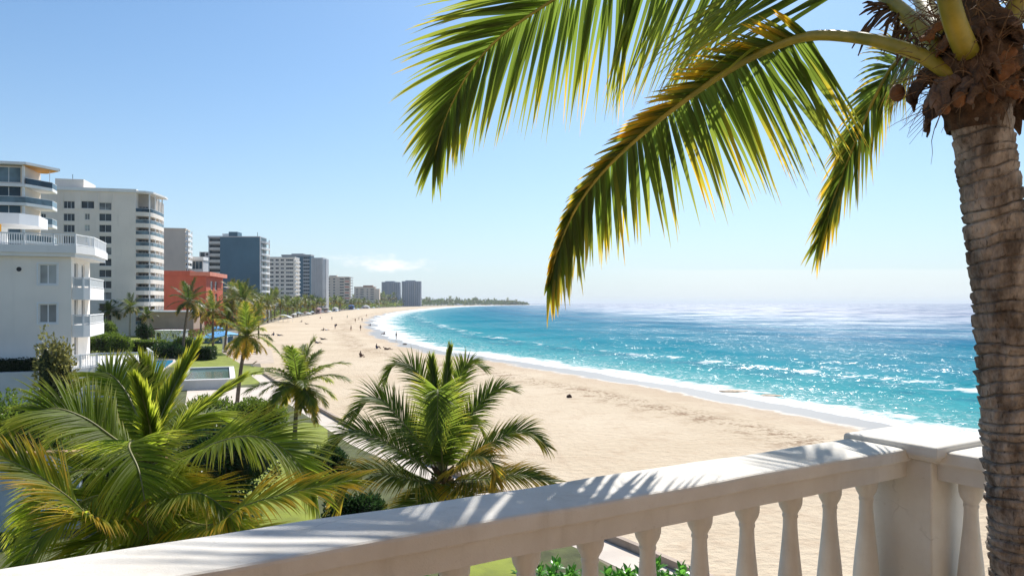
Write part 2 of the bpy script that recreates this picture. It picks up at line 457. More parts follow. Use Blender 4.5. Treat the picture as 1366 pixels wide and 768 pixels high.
    return m

def logr(a, b, n): return np.exp(np.linspace(math.log(a), math.log(b), n))
az_s = np.concatenate([np.linspace(-math.pi, R(-62), 40)[:-1], np.linspace(R(-62), R(62), 420), np.linspace(R(62), math.pi, 40)[1:]])
sand = grid_mesh('beach_sand', az_s, np.concatenate([[.5], logr(3, 45000, 330)]), sand_z, None, sand_mat(), 'structure')
az_w = np.concatenate([np.linspace(R(-62), R(-40), 20)[:-1], np.linspace(R(-40), R(48), 640), np.linspace(R(48), R(150), 60)[1:]])
sea = grid_mesh('sea', az_w, logr(26, 45000, 620), sea_z, lambda d: d > -2.5, sea_mat(), 'structure')

# ------------------------------------------------------------------ flat sheets
def tess_sheet(name, pts, z, m, kind='structure', label=None):
    from mathutils.geometry import tessellate_polygon
    vs = [Vector((p[0], p[1], 0)) for p in pts]
    tris = tessellate_polygon([vs])
    b = MB(); b.v = [(p[0], p[1], z) for p in pts]
    for t in tris:
        a, bb, c = (vs[i] for i in t)
        t = tuple(t) if (bb - a).cross(c - a).z > 0 else tuple(reversed(t))
        b.f.append(t); b.m.append(0)
    o = b.build(name, m); o['kind'] = kind
    return o

SOIL = mat('ground cover', (.085, .095, .03), .95, .5, .7, .8, 9)
TOWN = mat('town ground', (.20, .17, .12), .95, .4, .05, .4, 1.5)
LAWNM = mat('lawn turf', (.21, .245, .016), .85, .25, .8, .8, 22)
PAVE = mat('pale promenade paving', (.60, .52, .44), .85, .10, .8, .3, 12)
PATHM = mat('sandy path', (.52, .42, .32), .9, .2, .9, .4, 12)
WATERP = None

# town ground: everything inland of the beach
TB = [(9.5, 12), (4.6, 27), (-8.9, 48.6), (-19.2, 69), (-31.5, 95), (-47, 138), (-91, 257), (-126, 409), (-139, 486), (-184, 750), (-242, 1200), (-262, 1600), (-268, 1900), (-262, 2300), (-250, 2700), (-160, 3600), (40, 4120),
      (60, 4300), (-300, 4600), (-1500, 5100), (-6000, 6000), (-6000, -300), (20, -300)]
tess_sheet('town_ground', TB, .004, TOWN)
GARD = [(2.6, 27.2), (-9.3, 47.4), (-20.2, 68.6), (-33, 96), (-49, 140), (-70, 190), (-150, 230), (-150, 10), (4, 10), (6, 20)]
tess_sheet('garden_soil', GARD, .008, SOIL)

def px_sheet(name, pts, z, m):
    return tess_sheet(name, [G(a, b)[:2] for a, b in pts], z, m)
# promenade along the low wall
wall_line = [Vector((9.0, 19.5)), Vector((4.6, 27)), Vector((-2.0, 37.6)), Vector((-8.9, 48.6)), Vector((-19.2, 69)), Vector((-31.5, 95))]
def offs(line, d):
    out = []
    for i, p in enumerate(line):
        t = (line[min(i + 1, len(line) - 1)] - line[max(i - 1, 0)]).normalized()
        out.append(p + Vector((-t.y, t.x)) * d)
    return out
tess_sheet('promenade', [tuple(p) for p in offs(wall_line, .15)] + [tuple(p) for p in reversed(offs(wall_line, 1.6))], .016, PAVE)
px_sheet('pool_terrace', [(246, 548), (250, 519.5), (345, 516), (352, 497), (372, 516), (372, 531), (330, 546)], .020, PAVE)
px_sheet('garden_lawn', [(300, 640), (320, 600), (372, 571), (405, 563.5), (428, 564.5), (437, 574), (437, 590), (428, 612), (426, 650), (420, 700), (330, 720), (290, 690)], .012, LAWNM)
px_sheet('lawn', [(600, 790), (610, 756), (630, 732), (655, 720), (676, 721), (690, 732), (697, 755), (700, 790)], .012, LAWNM)
px_sheet('lawn', [(225, 489.5), (262, 457.5), (313, 457), (313, 470), (322, 487), (352, 490), (352, 496), (345, 512), (313, 514), (306, 490.5)], .012, LAWNM)
px_sheet('lawn', [(96, 476), (110, 448), (150, 440), (205, 444), (238, 456), (200, 478)], .010, LAWNM)
px_sheet('garden_path', [(188, 482), (238, 456.2), (268, 456.2), (214, 482)], .016, PATHM)
px_sheet('sunbed_paving', [(296, 470), (298, 458), (340, 459), (362, 466), (366, 484), (322, 486)], .018, PATHM)

# ------------------------------------------------------------------ low wall by the beach
CURB = mat('brown coping', (.42, .33, .26), .85, .2, 1.2, .3, 20)
b = MB()
lo, li = offs(wall_line, -.11), offs(wall_line, .11)
for i in range(len(wall_line) - 1):
    b.prism([lo[i], lo[i + 1], li[i + 1], li[i]], -.2, .30)
w = b.build('low_wall', CURB); tag(w, 'long low brown wall dividing the white promenade from the sand', 'wall')

# ------------------------------------------------------------------ the balcony we stand on
d2 = Vector((.853, .5213)).normalized(); n2 = Vector((-d2.y, d2.x))
def sn(s, n, z): 
    p = d2 * s + n2 * n
    return (p.x, p.y, H + z)
RT = -.58                                      # handrail top below the eye
FLOOR_Z = -1.64
bal = empty('balustrade', sn(3.1, 1.81, FLOOR_Z), 0, 'white stucco balustrade with turned balusters, corner pedestal and leaf shadows', 'balustrade')
def wbuild(mb, name, m, parent, smooth=False):
    o = mb.build(name, m, None, smooth)
    o.parent = parent
    o.matrix_parent_inverse = Matrix.Translation(-Vector(parent.location)) if parent.rotation_euler.z == 0 else parent.matrix_basis.inverted()
    return o
def rail_profile(c):
    """cross section: (offset across the rail from its centre, height below the top)"""
    half = [(.095, -.122), (.106, -.120), (.108, -.060), (.112, -.054), (.129, -.051), (.132, -.046), (.132, -.011), (.1295, -.004), (.123, -.0005), (.085, .0015)]
    front = [(-x, z) for x, z in half]; back = [(x, z) for x, z in reversed(half)]
    return [(c + x, z) for x, z in front + back]
def rail(name, along, c, s0, s1):
    prof = rail_profile(c); k = len(prof); N = 60
    b = MB()
    for i in range(N + 1):
        s = s0 + (s1 - s0) * i / N
        for x, z in prof:
            wz = .0018 * math.sin(s * 5.1 + x * 9) + .0012 * math.sin(s * 13)
            q = (s, x) if along == 's' else (x, s)
            b.v.append(sn(q[0], q[1], RT + z + wz))
    for i in range(N):
        for j in range(k):
            j2 = (j + 1) % k
            b.f.append((i * k + j, (i + 1) * k + j, (i + 1) * k + j2, i * k + j2)); b.m.append(0)
    b.f.append(tuple(range(k))); b.m.append(0); b.f.append(tuple(reversed(range(N * k, N * k + k)))); b.m.append(0)
    o = wbuild(b, name, STUCCO, bal, True)
    md = o.modifiers.new('es', 'EDGE_SPLIT'); md.split_angle = R(18)
    return o
NC = 1.868
rail('handrail', 's', NC, -4.2, 2.955)
SC2 = 3.10
r2 = rail('handrail', 'n', SC2, 1.66, -3.2)
def bottom_rail(along, c, s0, s1):
    b = MB()
    pr = [(-.10, FLOOR_Z), (-.10, FLOOR_Z + .10), (-.085, FLOOR_Z + .125), (.085, FLOOR_Z + .125), (.10, FLOOR_Z + .10), (.10, FLOOR_Z)]
    for s in (s0, s1):
        for x, z in pr:
            b.v.append(sn(s, c + x, z) if along == 's' else sn(c + x, s, z))
    k = len(pr)
    for j in range(k):
        b.f.append((j, k + j, k + (j + 1) % k, (j + 1) % k)); b.m.append(0)
    b.f.append(tuple(range(k))); b.f.append(tuple(range(k, 2 * k))); b.m += [0, 0]
    wbuild(b, 'bottom_rail', STUCCO, bal)
bottom_rail('s', NC, -4.2, 2.96); bottom_rail('n', SC2, 1.66, -3.2)
BP = [(.040, 0), (.043, -.012), (.0445, -.03), (.0435, -.048), (.039, -.064), (.031, -.078), (.0265, -.088), (.0285, -.094), (.0285, -.100), (.0255, -.106), (.0262, -.14), (.030, -.19), (.036, -.25), (.0435, -.32),
      (.0495, -.39), (.0525, -.45), (.0505, -.51), (.043, -.57), (.033, -.62), (.0265, -.655), (.0265, -.668), (.0345, -.680), (.0365, -.70), (.0365, -.715), (.042, -.725), (.043, -.80)]
bmesh_me = None
def baluster(s, n):
    global bmesh_me
    top = RT - .121
    if bmesh_me is None:
        L_ = -(FLOOR_Z + .125 - top)
        b = MB(); b.lathe([(r, z * (L_ / -.80) * -1 if False else z * L_ / .80) for r, z in reversed(BP)], n=32)
        o = b.build('baluster', STUCCO, None, True); bmesh_me = o.data
        o.modifiers.new('es', 'EDGE_SPLIT').split_angle = R(50)
    else:
        o = bpy.data.objects.new('baluster', bmesh_me); COL.objects.link(o)
        o.modifiers.new('es', 'EDGE_SPLIT').split_angle = R(50)
    o.parent = bal
    o.location = Vector(sn(s, n, top)) - Vector(bal.location)
for k in range(-16, 8):
    s = 1.19 + .2365 * k
    baluster(s, NC)
for k in range(9):
    baluster(SC2, 1.585 - .2365 * k)
# corner pedestal: shaft, moulded cap, base
def sq(b, s0, s1, n0, n1, z0, z1):
    pts = [sn(s0, n0, 0), sn(s1, n0, 0), sn(s1, n1, 0), sn(s0, n1, 0)]
    b.prism([(p[0], p[1]) for p in pts], H + z0, H + z1)
ps0, ps1, pn0, pn1 = 2.955, 3.235, 1.66, 1.965
b = MB(); sq(b, ps0, ps1, pn0, pn1, FLOOR_Z, RT - .045); sq(b, ps0 - .03, ps1 + .03, pn0 - .03, pn1 + .03, FLOOR_Z, FLOOR_Z + .16)
ped = wbuild(b, 'pedestal', STUCCO, bal)
bv = ped.modifiers.new('bv', 'BEVEL'); bv.width = .008; bv.segments = 3
b = MB()
def ring(o_, z):
    return [sn(ps0 - o_, pn0 - o_, z), sn(ps1 + o_, pn0 - o_, z), sn(ps1 + o_, pn1 + o_, z), sn(ps0 - o_, pn1 + o_, z)]
lv = [ring(.004, RT - .046), ring(.016, RT - .043), ring(.03, RT - .036), ring(.036, RT - .026), ring(.046, RT - .023), ring(.049, RT - .012), ring(.049, RT + .014), ring(.044, RT + .021), ring(.034, RT + .0235)]
for r_ in lv: b.v += r_
for i in range(len(lv) - 1):
    for j in range(4):
        b.f.append((i * 4 + j, i * 4 + (j + 1) % 4, i * 4 + 4 + (j + 1) % 4, i * 4 + 4 + j)); b.m.append(0)
b.f.append((3, 2, 1, 0)); k = (len(lv) - 1) * 4; b.f.append((k, k + 1, k + 2, k + 3)); b.m += [0, 0]
cap = wbuild(b, 'cap', STUCCO, ped); cap.matrix_parent_inverse = (ped.matrix_parent_inverse @ Matrix.Identity(4)) if False else Matrix.Identity(4)
bv = cap.modifiers.new('bv', 'BEVEL'); bv.width = .004; bv.segments = 2
# balcony floor and the white house it belongs to (below and behind us)
b = MB()
fl = [sn(-6, 2.02, 0), sn(3.26, 2.02, 0), sn(3.26, -3.4, 0), sn(-6, -3.4, 0)]
b.prism([(p[0], p[1]) for p in fl], H + FLOOR_Z - .25, H + FLOOR_Z)
fo = b.build('balcony_floor', mat('terracotta floor tile', (.44, .28, .165), .55, .2, 3, .2, 20)); fo['kind'] = 'structure'

# house behind the camera, unseen: wall and soffit added to block sky light
HOUSE = mat('warm house render', (.62, .50, .38), .85, .1, .8, .2, 12)
b = MB(); hp = [sn(-6, -1.9, 0), sn(3.26, -1.9, 0), sn(3.26, -8, 0), sn(-6, -8, 0)]
b.prism([(p[0], p[1]) for p in hp], -.05, H + 4.5)
ho = b.build('wall', HOUSE); ho['kind'] = 'structure'
b = MB(); hp = [sn(-6, 1.05, 0), sn(1.55, 1.05, 0), sn(1.55, -1.895, 0), sn(-6, -1.895, 0)]
b.prism([(p[0], p[1]) for p in hp], H + 1.25, H + 1.45)
ho = b.build('unseen_ceiling', HOUSE); ho['kind'] = 'structure'

# ------------------------------------------------------------------ palm fronds
def bez(pts, n):
    """smooth curve through the points (Catmull-Rom)"""
    pts = [Vector(p) for p in pts]; out = []
    N = len(pts) - 1
    for i in range(n + 1):
        t = i / n * N; k = min(int(t), N - 1); f = t - k
        p0 = pts[max(k - 1, 0)] if k > 0 else pts[0] * 2 - pts[1]
        p3 = pts[k + 2] if k + 2 <= N else pts[N] * 2 - pts[N - 1]
        p1, p2 = pts[k], pts[k + 1]
        out.append(.5 * ((2 * p1) + (p2 - p0) * f + (2 * p0 - 5 * p1 + 4 * p2 - p3) * f * f + (3 * p1 - p0 - 3 * p2 + p3) * f ** 3))
    # even spacing
    ln = [0.0]
    for a, b_ in zip(out[:-1], out[1:]): ln.append(ln[-1] + (b_ - a).length)
    res = []; j = 0
    for i in range(n + 1):
        q = ln[-1] * i / n
        while j < n - 1 and ln[j + 1] < q: j += 1
        f = (q - ln[j]) / max(1e-9, ln[j + 1] - ln[j])
        res.append(out[j].lerp(out[j + 1], min(1, f)))
    return res, ln[-1]

def frond(mb, rmb, pts, leaf, count=60, bare=.12, width=.035, grav=.5, lift=.15, dry=0.0, seg=5, rbase=.03, rtip=.004, fold=True, rng=random, up=None, a0=68, a1=24, leafdry=1.0, jitter=.08, rn=6, tear=0.0, sides=(1, -1), prof=None, sidelen=(1, 1), sideang=(1, 1), sidedry=(0, 0)):
    n = 48
    c, L_ = bez(pts, n)
    if rmb is not None:
        rad = [rbase * (1 - i / n) ** 1.15 + rtip for i in range(n + 1)]
        rmb.tube(c, rad, rn)
    A = mb.attr
    for k in ('lt', 'lr', 'ly'): A.setdefault(k, [])
    for i in range(count):
        for side in sides:
            t = bare + (1 - bare) * (i + rng.uniform(.1, .9)) / count
            if rng.random() < tear: continue
            q = t * n; k = min(int(q), n - 1); p = c[k].lerp(c[k + 1], q - k)
            T = (c[min(k + 1, n)] - c[max(k - 1, 0)]).normalized()
            U = Vector(up) if up is not None else Vector((0, 0, 1))
            U = U - T * U.dot(T)
            if U.length < .15: U = Vector((0, -1, 0)) - T * Vector((0, -1, 0)).dot(T)
            U.normalize(); S = T.cross(U) * side
            u = (t - bare) / (1 - bare)
            pr = (min(1, .45 + u * 3.2) * (1 - max(0, u - .55) ** 1.6 * 1.75)) if prof is None else prof(u)
            l = leaf * max(.12, pr) * rng.uniform(.88, 1.08) * (sidelen[0] if side > 0 else sidelen[1])
            al = R(a0 + (a1 - a0) * u + rng.uniform(-6, 6)) * (sideang[0] if side > 0 else sideang[1])
            D = (T * math.cos(al) + S * math.sin(al) + U * (lift * (1 - .6 * u) + rng.uniform(-jitter, jitter))).normalized()
            r1 = rng.random(); dr = dry * leafdry + rng.uniform(-.08, .12) + (sidedry[0] if side > 0 else sidedry[1])
            W = (T - D * T.dot(D)).normalized()
            Nn = D.cross(W).normalized()
            pos = p.copy(); base = len(mb.v)
            g = grav * rng.uniform(.8, 1.25)
            tw = rng.uniform(-.5, .5)
            for sgi in range(seg + 1):
                f = sgi / seg
                wd = width * (.5 + .5 * min(1, f * 3.5)) * (1 - f ** 1.9) ** 1.1 + width * .03
                Wq = (W * math.cos(tw * f) + Nn * math.sin(tw * f))
                if fold:
                    mb.v += [tuple(pos - Wq * wd * .5 + Nn * wd * .22), tuple(pos - Nn * wd * .05), tuple(pos + Wq * wd * .5 + Nn * wd * .22)]
                    A['lt'] += [f] * 3; A['lr'] += [r1] * 3; A['ly'] += [dr] * 3
                else:
                    mb.v += [tuple(pos - Wq * wd * .5), tuple(pos + Wq * wd * .5)]
                    A['lt'] += [f] * 2; A['lr'] += [r1] * 2; A['ly'] += [dr] * 2
                pos = pos + D * (l / seg)
                D = (D + Vector((0, 0, -1)) * g / seg * (.5 + f)).normalized()
                W = (W - D * W.dot(D)).normalized(); Nn = D.cross(W).normalized()
            st = 3 if fold else 2
            for sgi in range(seg):
                o0 = base + sgi * st; o1 = o0 + st
                for j in range(st - 1):
                    mb.f.append((o0 + j, o0 + j + 1, o1 + j + 1, o1 + j)); mb.m.append(0)

def ringed_trunk(mb, axis, radii, ring, rough, nang=56, nz=None, rng=random, saw=.09):
    """axis: list of points base->top; bark with overlapping leaf-scar rings"""
    c, L_ = bez(axis, 400)
    nz = nz or int(L_ / ring * 9)
    base = len(mb.v)
    # ring boundaries with irregular spacing
    bnd = [0.0]
    while bnd[-1] < L_ + ring: bnd.append(bnd[-1] + ring * rng.uniform(.55, 1.5))
    import bisect
    for i in range(nz + 1):
        q = i / nz; k = min(int(q * 400), 399); p = c[k].lerp(c[k + 1], q * 400 - k)
        T = (c[k + 1] - c[k]).normalized()
        X = (Vector((1, 0, 0)) - T * T.x).normalized(); Yv = T.cross(X)
        r0 = np.interp(q, [x[0] for x in radii], [x[1] for x in radii])
        for j in range(nang):
            a = 2 * math.pi * j / nang
            s = q * L_ + ring * (.30 * math.sin(a + 1.3 * math.sin(q * L_ / ring * .35)) + .24 * mnoise.noise(Vector((math.cos(a) * 1.5, math.sin(a) * 1.5, q * L_ / ring * .7))))
            s = max(0, s); kk = bisect.bisect_right(bnd, s) - 1
            kk = min(max(kk, 0), len(bnd) - 2)
            f = (s - bnd[kk]) / (bnd[kk + 1] - bnd[kk])
            rr = random.Random(kk * 7919 + 13)
            amp = saw * rr.uniform(.35, 1.3)
            sawv = (.5 + .5 * f / .8) if f < .8 else ((1 - (f - .8) / .09 * 1.5) if f < .89 else (-.5 + (f - .89) / .11))
            nz1 = mnoise.noise(Vector((math.cos(a) * 2.2, math.sin(a) * 2.2, q * L_ * 14)))
            nz2 = mnoise.noise(Vector((math.cos(a) * 8, math.sin(a) * 8, q * L_ * 55)))
            r = r0 * (1 + amp * (sawv - .45) + rough * (.05 * nz1 + .035 * nz2))
            mb.v.append(tuple(p + (X * math.cos(a) + Yv * math.sin(a)) * r))
    for i in range(nz):
        for j in range(nang):
            j2 = (j + 1) % nang
            mb.f.append((base + i * nang + j, base + i * nang + j2, base + (i + 1) * nang + j2, base + (i + 1) * nang + j)); mb.m.append(0)
    mb.f.append(tuple(base + j for j in reversed(range(nang)))); mb.m.append(0)
    mb.f.append(tuple(base + nz * nang + j for j in range(nang))); mb.m.append(0)

# ------------------------------------------------------------------ the hero palm at the right
HY = 2.4
hero = empty('coconut_palm', (P(1385, 1000, HY).x, HY, H + FLOOR_Z), 0, 'large coconut palm with ringed trunk rising at the right by the pedestal', 'palm tree')
def hb(mb, name, m, smooth=False, parent=None):
    o = mb.build(name, m, None, smooth); o.parent = parent or hero
    if parent is None: o.matrix_parent_inverse = Matrix.Translation(-Vector(hero.location))
    return o
b = MB()
base = P(1391, 404.5, HY); base.z = H + FLOOR_Z - .03
ringed_trunk(b, [base, P(1379, 768, HY), P(1359, 560, HY), P(1342, 400, HY), P(1324, 270, HY), P(1309, 165, HY), P(1302, 120, HY)],
             [(0, .145), (.28, .122), (.5, .106), (.7, .093), (.84, .085), (.93, .081), (1, .085)], .040, 1.5, nang=120, nz=800, saw=.15)
hb(b, 'trunk', TRUNK_HERO, True)

# crown core of matted fibre with old leaf bases
rng = random.Random(3)
b = MB()
core_c = P(1303, 62, HY)
NA, NZc = 72, 60
cb = len(b.v)
for i in range(NZc + 1):
    f = i / NZc; z = -.27 + .50 * f
    r0 = np.interp(f, [0, .10, .25, .42, .58, .74, 1], [.080, .090, .116, .134, .112, .068, .02])
    for j in range(NA):
        a = 2 * math.pi * j / NA
        n1 = mnoise.noise(Vector((math.cos(a) * 2.3, math.sin(a) * 2.3, z * 9))); n2 = mnoise.noise(Vector((math.cos(a) * 7, math.sin(a) * 7, z * 30)))
        r = r0 * (1 + .16 * n1 + .10 * n2)
        b.v.append((core_c.x + r * math.cos(a), core_c.y + r * math.sin(a), core_c.z + z))
for i in range(NZc):
    for j in range(NA):
        j2 = (j + 1) % NA
        b.f.append((cb + i * NA + j, cb + i * NA + j2, cb + (i + 1) * NA + j2, cb + (i + 1) * NA + j)); b.m.append(0)
crownbase = hb(b, 'crown_base', FIBRE, True)
# sheaths: curled dry flaps of old leaf bases around the head
def flap(mb, a, z0, l, w, out, curl, seed):
    rr = random.Random(seed)
    ns, nw = 18, 14
    ca, sa = math.cos(a), math.sin(a)
    rad = Vector((ca, sa, 0)); tan = Vector((-sa, ca, 0))
    p = core_c + rad * .100 + Vector((0, 0, z0)); D = (rad * out + Vector((0, 0, -.6)) + tan * rr.uniform(-.3, .3)).normalized()
    bs = len(mb.v); sk = rr.uniform(-.3, .3)
    for i in range(ns + 1):
        f = i / ns
        ww = w * (1.05 - .5 * f + .22 * mnoise.noise(Vector((f * 3, seed, 0))))
        Nn = D.cross(tan)
        for j in range(nw + 1):
            g = (j / nw - .5) * 2
            rag = l * f * f * (.42 * mnoise.noise(Vector((g * 2.3, seed, 3))) + .28 * mnoise.noise(Vector((g * 7, seed, 8))) + sk * g)
            crum = .02 * mnoise.noise(Vector((g * 2.4, f * 3, seed))) + .010 * mnoise.noise(Vector((g * 7, f * 8, seed + 5)))
            side = w * .10 * mnoise.noise(Vector((f * 9, seed + (3 if g > 0 else 0), 1))) * g * g
            q = p + tan * (g * ww * .5 + side) + Nn * (-(g * g) * ww * .30 + crum) + D * rag
            mb.v.append(tuple(q))
        D = (D + Vector((0, 0, -1)) * curl / ns + rad * rr.uniform(-.06, .06)).normalized(); p = p + D * l / ns
    for i in range(ns):
        for j in range(nw):
            k = bs + i * (nw + 1) + j
            mb.f.append((k, k + 1, k + nw + 2, k + nw + 1)); mb.m.append(0)
DSHEATH = mat('dark sheath', (.115, .068, .042), .9, .5, 12, .8, 70)
fl_ = [(R(200), -.07, .15, .11, .6, 1.1, 0), (R(226), -.03, .12, .10, .6, 1.2, 2), (R(255), -.02, .10, .15, .6, 1.2, 2), (R(285), -.03, .11, .13, .6, 1.2, 1), (R(320), -.04, .14, .14, .8, 1.0, 0),
       (R(12), -.05, .2, .12, .8, 1.0, 2), (R(60), -.03, .18, .13, .7, 1.0, 0), (R(115), -.05, .17, .14, .7, 1, 2), (R(160), -.02, .16, .12, .9, .9, 2), (R(205), .04, .11, .10, 1.0, .8, 1), (R(240), .05, .09, .12, .9, 1, 2), (R(300), .04, .10, .12, .9, 1, 2),
       (R(188), .08, .10, .06, 1.4, .4, 1), (R(232), -.11, .10, .09, .4, 1.0, 0), (R(268), -.10, .08, .11, .4, 1.0, 2), (R(302), -.11, .09, .1, .4, 1.0, 1), (R(340), -.10, .10, .1, .5, 1.0, 2), (R(180), -.10, .13, .10, .5, 1.1, 2), (R(215), .0, .09, .08, 1.2, .6, 2), (R(275), .07, .08, .1, 1.0, 1.0, 2)]
for k, (a, z0, l, w_, out, curl, mi) in enumerate(fl_):
    b = MB(); flap(b, a, z0, l, w_, out, curl, k + 1)
    o = hb(b, 'dry_sheath', (SHEATH, HUSK, DSHEATH)[mi], True)
    s_ = o.modifiers.new('th', 'SOLIDIFY'); s_.thickness = .006
# fibre strands
b = MB()
for k in range(520):
    a = rng.uniform(0, 2 * math.pi); z = rng.uniform(-.18, .2)
    p = core_c + Vector((math.cos(a), math.sin(a), 0)) * rng.uniform(.08, .14) + Vector((0, 0, z))
    D = Vector((math.cos(a + rng.uniform(-1, 1)) * .5, math.sin(a + rng.uniform(-1, 1)) * .5, rng.uniform(-.6, .6))).normalized()
    pts = [p]; l = rng.uniform(.05, .2)
    for q in range(5):
        D = (D + Vector((rng.uniform(-.3, .3), rng.uniform(-.3, .3), rng.uniform(-.35, .15)))).normalized(); pts.append(pts[-1] + D * l / 5)
    b.tube(pts, [.0022 * (1 - .15 * q) for q in range(6)], 4, 0, False)
hb(b, 'fibre_mat', mat('fibre strand', (.19, .115, .06), .9, .5, 30))
# small dry husks and nuts
for k, (px, py, dy, r) in enumerate([(1197, 124, .12, .024), (1279, 133, -.085, .020), (1322, 128, -.09, .021), (1262, 146, -.07, .013)]):
    b = MB(); c = P(px, py, HY + dy)
    b.lathe([(r * math.sin(math.pi * (q + .25) / 12.5), -r * 1.25 * math.cos(math.pi * (q + .25) / 12.5)) for q in range(13)], c, 14)
    hb(b, 'nut', HUSK, True)
# dry flower stalk behind, left of the head
b = MB()
st, _ = bez([P(1262, 60, 2.5), P(1225, 20, 2.62), P(1190, 12, 2.7), P(1165, 18, 2.74)], 16)
b.tube(st, [.012 * (1 - q / 22) for q in range(17)], 6)
for k in range(34):
    q = rng.uniform(.35, 1) * 16; p = st[min(int(q), 15)]
    D = Vector((rng.uniform(-1, .4), rng.uniform(-.5, .5), rng.uniform(-1, .5))).normalized()
    pts = [p + D * .03 * i + Vector((0, 0, -.004 * i * i)) for i in range(5)]
    b.tube(pts, [.004, .0035, .006, .0055, .002], 4)
hb(b, 'flower_stalk', mat('dry stalk', (.13, .075, .045), .9, .5, 20))

def hero_frond(pts, **kw):
    b = MB(); r = MB()
    frond(b, r, pts, rng=rng, **kw)
    f = hb(b, 'frond', LEAF_HERO, True)
    o = r.build('rachis', PETIOLE, None, True); o.parent = f
    return f
def HP(*t): return [P(*x) for x in t]
# frond 1: leaves the head upward, arches over the top of the picture and comes down at the centre
hero_frond(HP((1262, 75, 2.38), (1232, 42, 2.5), (1180, -4, 2.75), (1060, -88, 3.3), (900, -92, 3.8), (800, -42, 4.05), (738, 0, 4.15), (671, 46, 4.2), (629, 92, 4.25), (603, 138, 4.27), (589, 172, 4.28), (580, 208, 4.28)),
           leaf=.92, count=165, bare=.17, width=.028, grav=.36, lift=-.10, dry=.10, seg=8, sideang=(1, .66), rbase=.024, rtip=.0035, rn=12, a0=104, a1=14, up=(.1, .9, .30), jitter=.10,
           prof=lambda u: min(1.0, .85 + u * .6) * (1 - max(0, u - .42) ** 1.5 * 1.6))
# frond 2: lower, arching left
hero_frond(HP((1275, 105, 2.36), (1243, 82, 2.38), (1200, 63, 2.45), (1140, 50, 2.58), (1070, 50, 2.75), (1000, 78, 2.92), (930, 122, 3.06), (865, 172, 3.18), (808, 225, 3.26), (770, 275, 3.32), (746, 328, 3.35), (733, 374, 3.37)),
           leaf=.58, count=142, bare=.27, width=.023, grav=.3, lift=-.05, dry=.30, seg=8, rbase=.021, rtip=.0035, rn=12, a0=106, a1=12, jitter=.2, up=(.15, .75, .62), sidelen=(1, .34), sideang=(1, .5), sidedry=(0, .12),
           prof=lambda u: min(1.0, .8 + u * 1.4) * (1 - max(0, u - .30) ** 1.2 * .95))
# frond 3: behind, hanging almost straight down
hero_frond(HP((1275, 80, 2.55), (1242, 62, 3.0), (1212, 68, 3.5), (1186, 95, 3.8), (1160, 145, 3.95), (1135, 205, 4.0), (1112, 265, 4.02), (1092, 322, 4.03)),
           leaf=.40, count=110, bare=.25, width=.022, grav=.6, lift=-.1, dry=.34, seg=6, rbase=.02, rtip=.003, rn=10, a0=50, a1=9, jitter=.25, tear=.1, up=(.75, .6, .2), sidelen=(1, .8))
# fronds that leave the picture upwards
hero_frond(HP((1290, 70, 2.3), (1272, 25, 2.22), (1258, -40, 2.2), (1235, -200, 2.35), (1180, -330, 2.6), (1100, -360, 2.9), (1020, -320, 3.1)), leaf=.5, count=70, bare=.2, width=.03, grav=.5, lift=.0, dry=.1, seg=6, rbase=.030, rn=12)
hero_frond(HP((1325, 75, 2.36), (1345, 30, 2.34), (1385, -40, 2.34), (1480, -150, 2.4), (1640, -190, 2.5), (1790, -100, 2.55)), leaf=.5, count=70, bare=.2, width=.03, grav=.5, lift=.0, dry=.1, seg=6, rbase=.026, rn=12)
hero_frond(HP((1262, 60, 2.5), (1222, -15, 2.9), (1182, -78, 3.6), (1122, -95, 4.5), (1060, -72, 5.3), (1005, -25, 5.95)), leaf=.62, count=72, bare=.18, width=.034, grav=.5, lift=.0, dry=.12, seg=6, rbase=.03, rn=10)
hero_frond(HP((1300, 55, 2.55), (1300, -5, 2.62), (1310, -80, 2.75), (1330, -250, 3.2), (1350, -280, 3.7), (1350, -240, 4.3)), leaf=.45, count=60, bare=.2, width=.028, grav=.5, lift=.0, dry=.05, seg=6, rbase=.03, rn=10)
hero_frond(HP((1335, 60, 2.55), (1365, 10, 2.7), (1420, -50, 2.9), (1520, -90, 3.2), (1640, -40, 3.4)), leaf=.45, count=60, bare=.2, width=.028, grav=.5, lift=.0, dry=.1, seg=6, rbase=.03, rn=10)

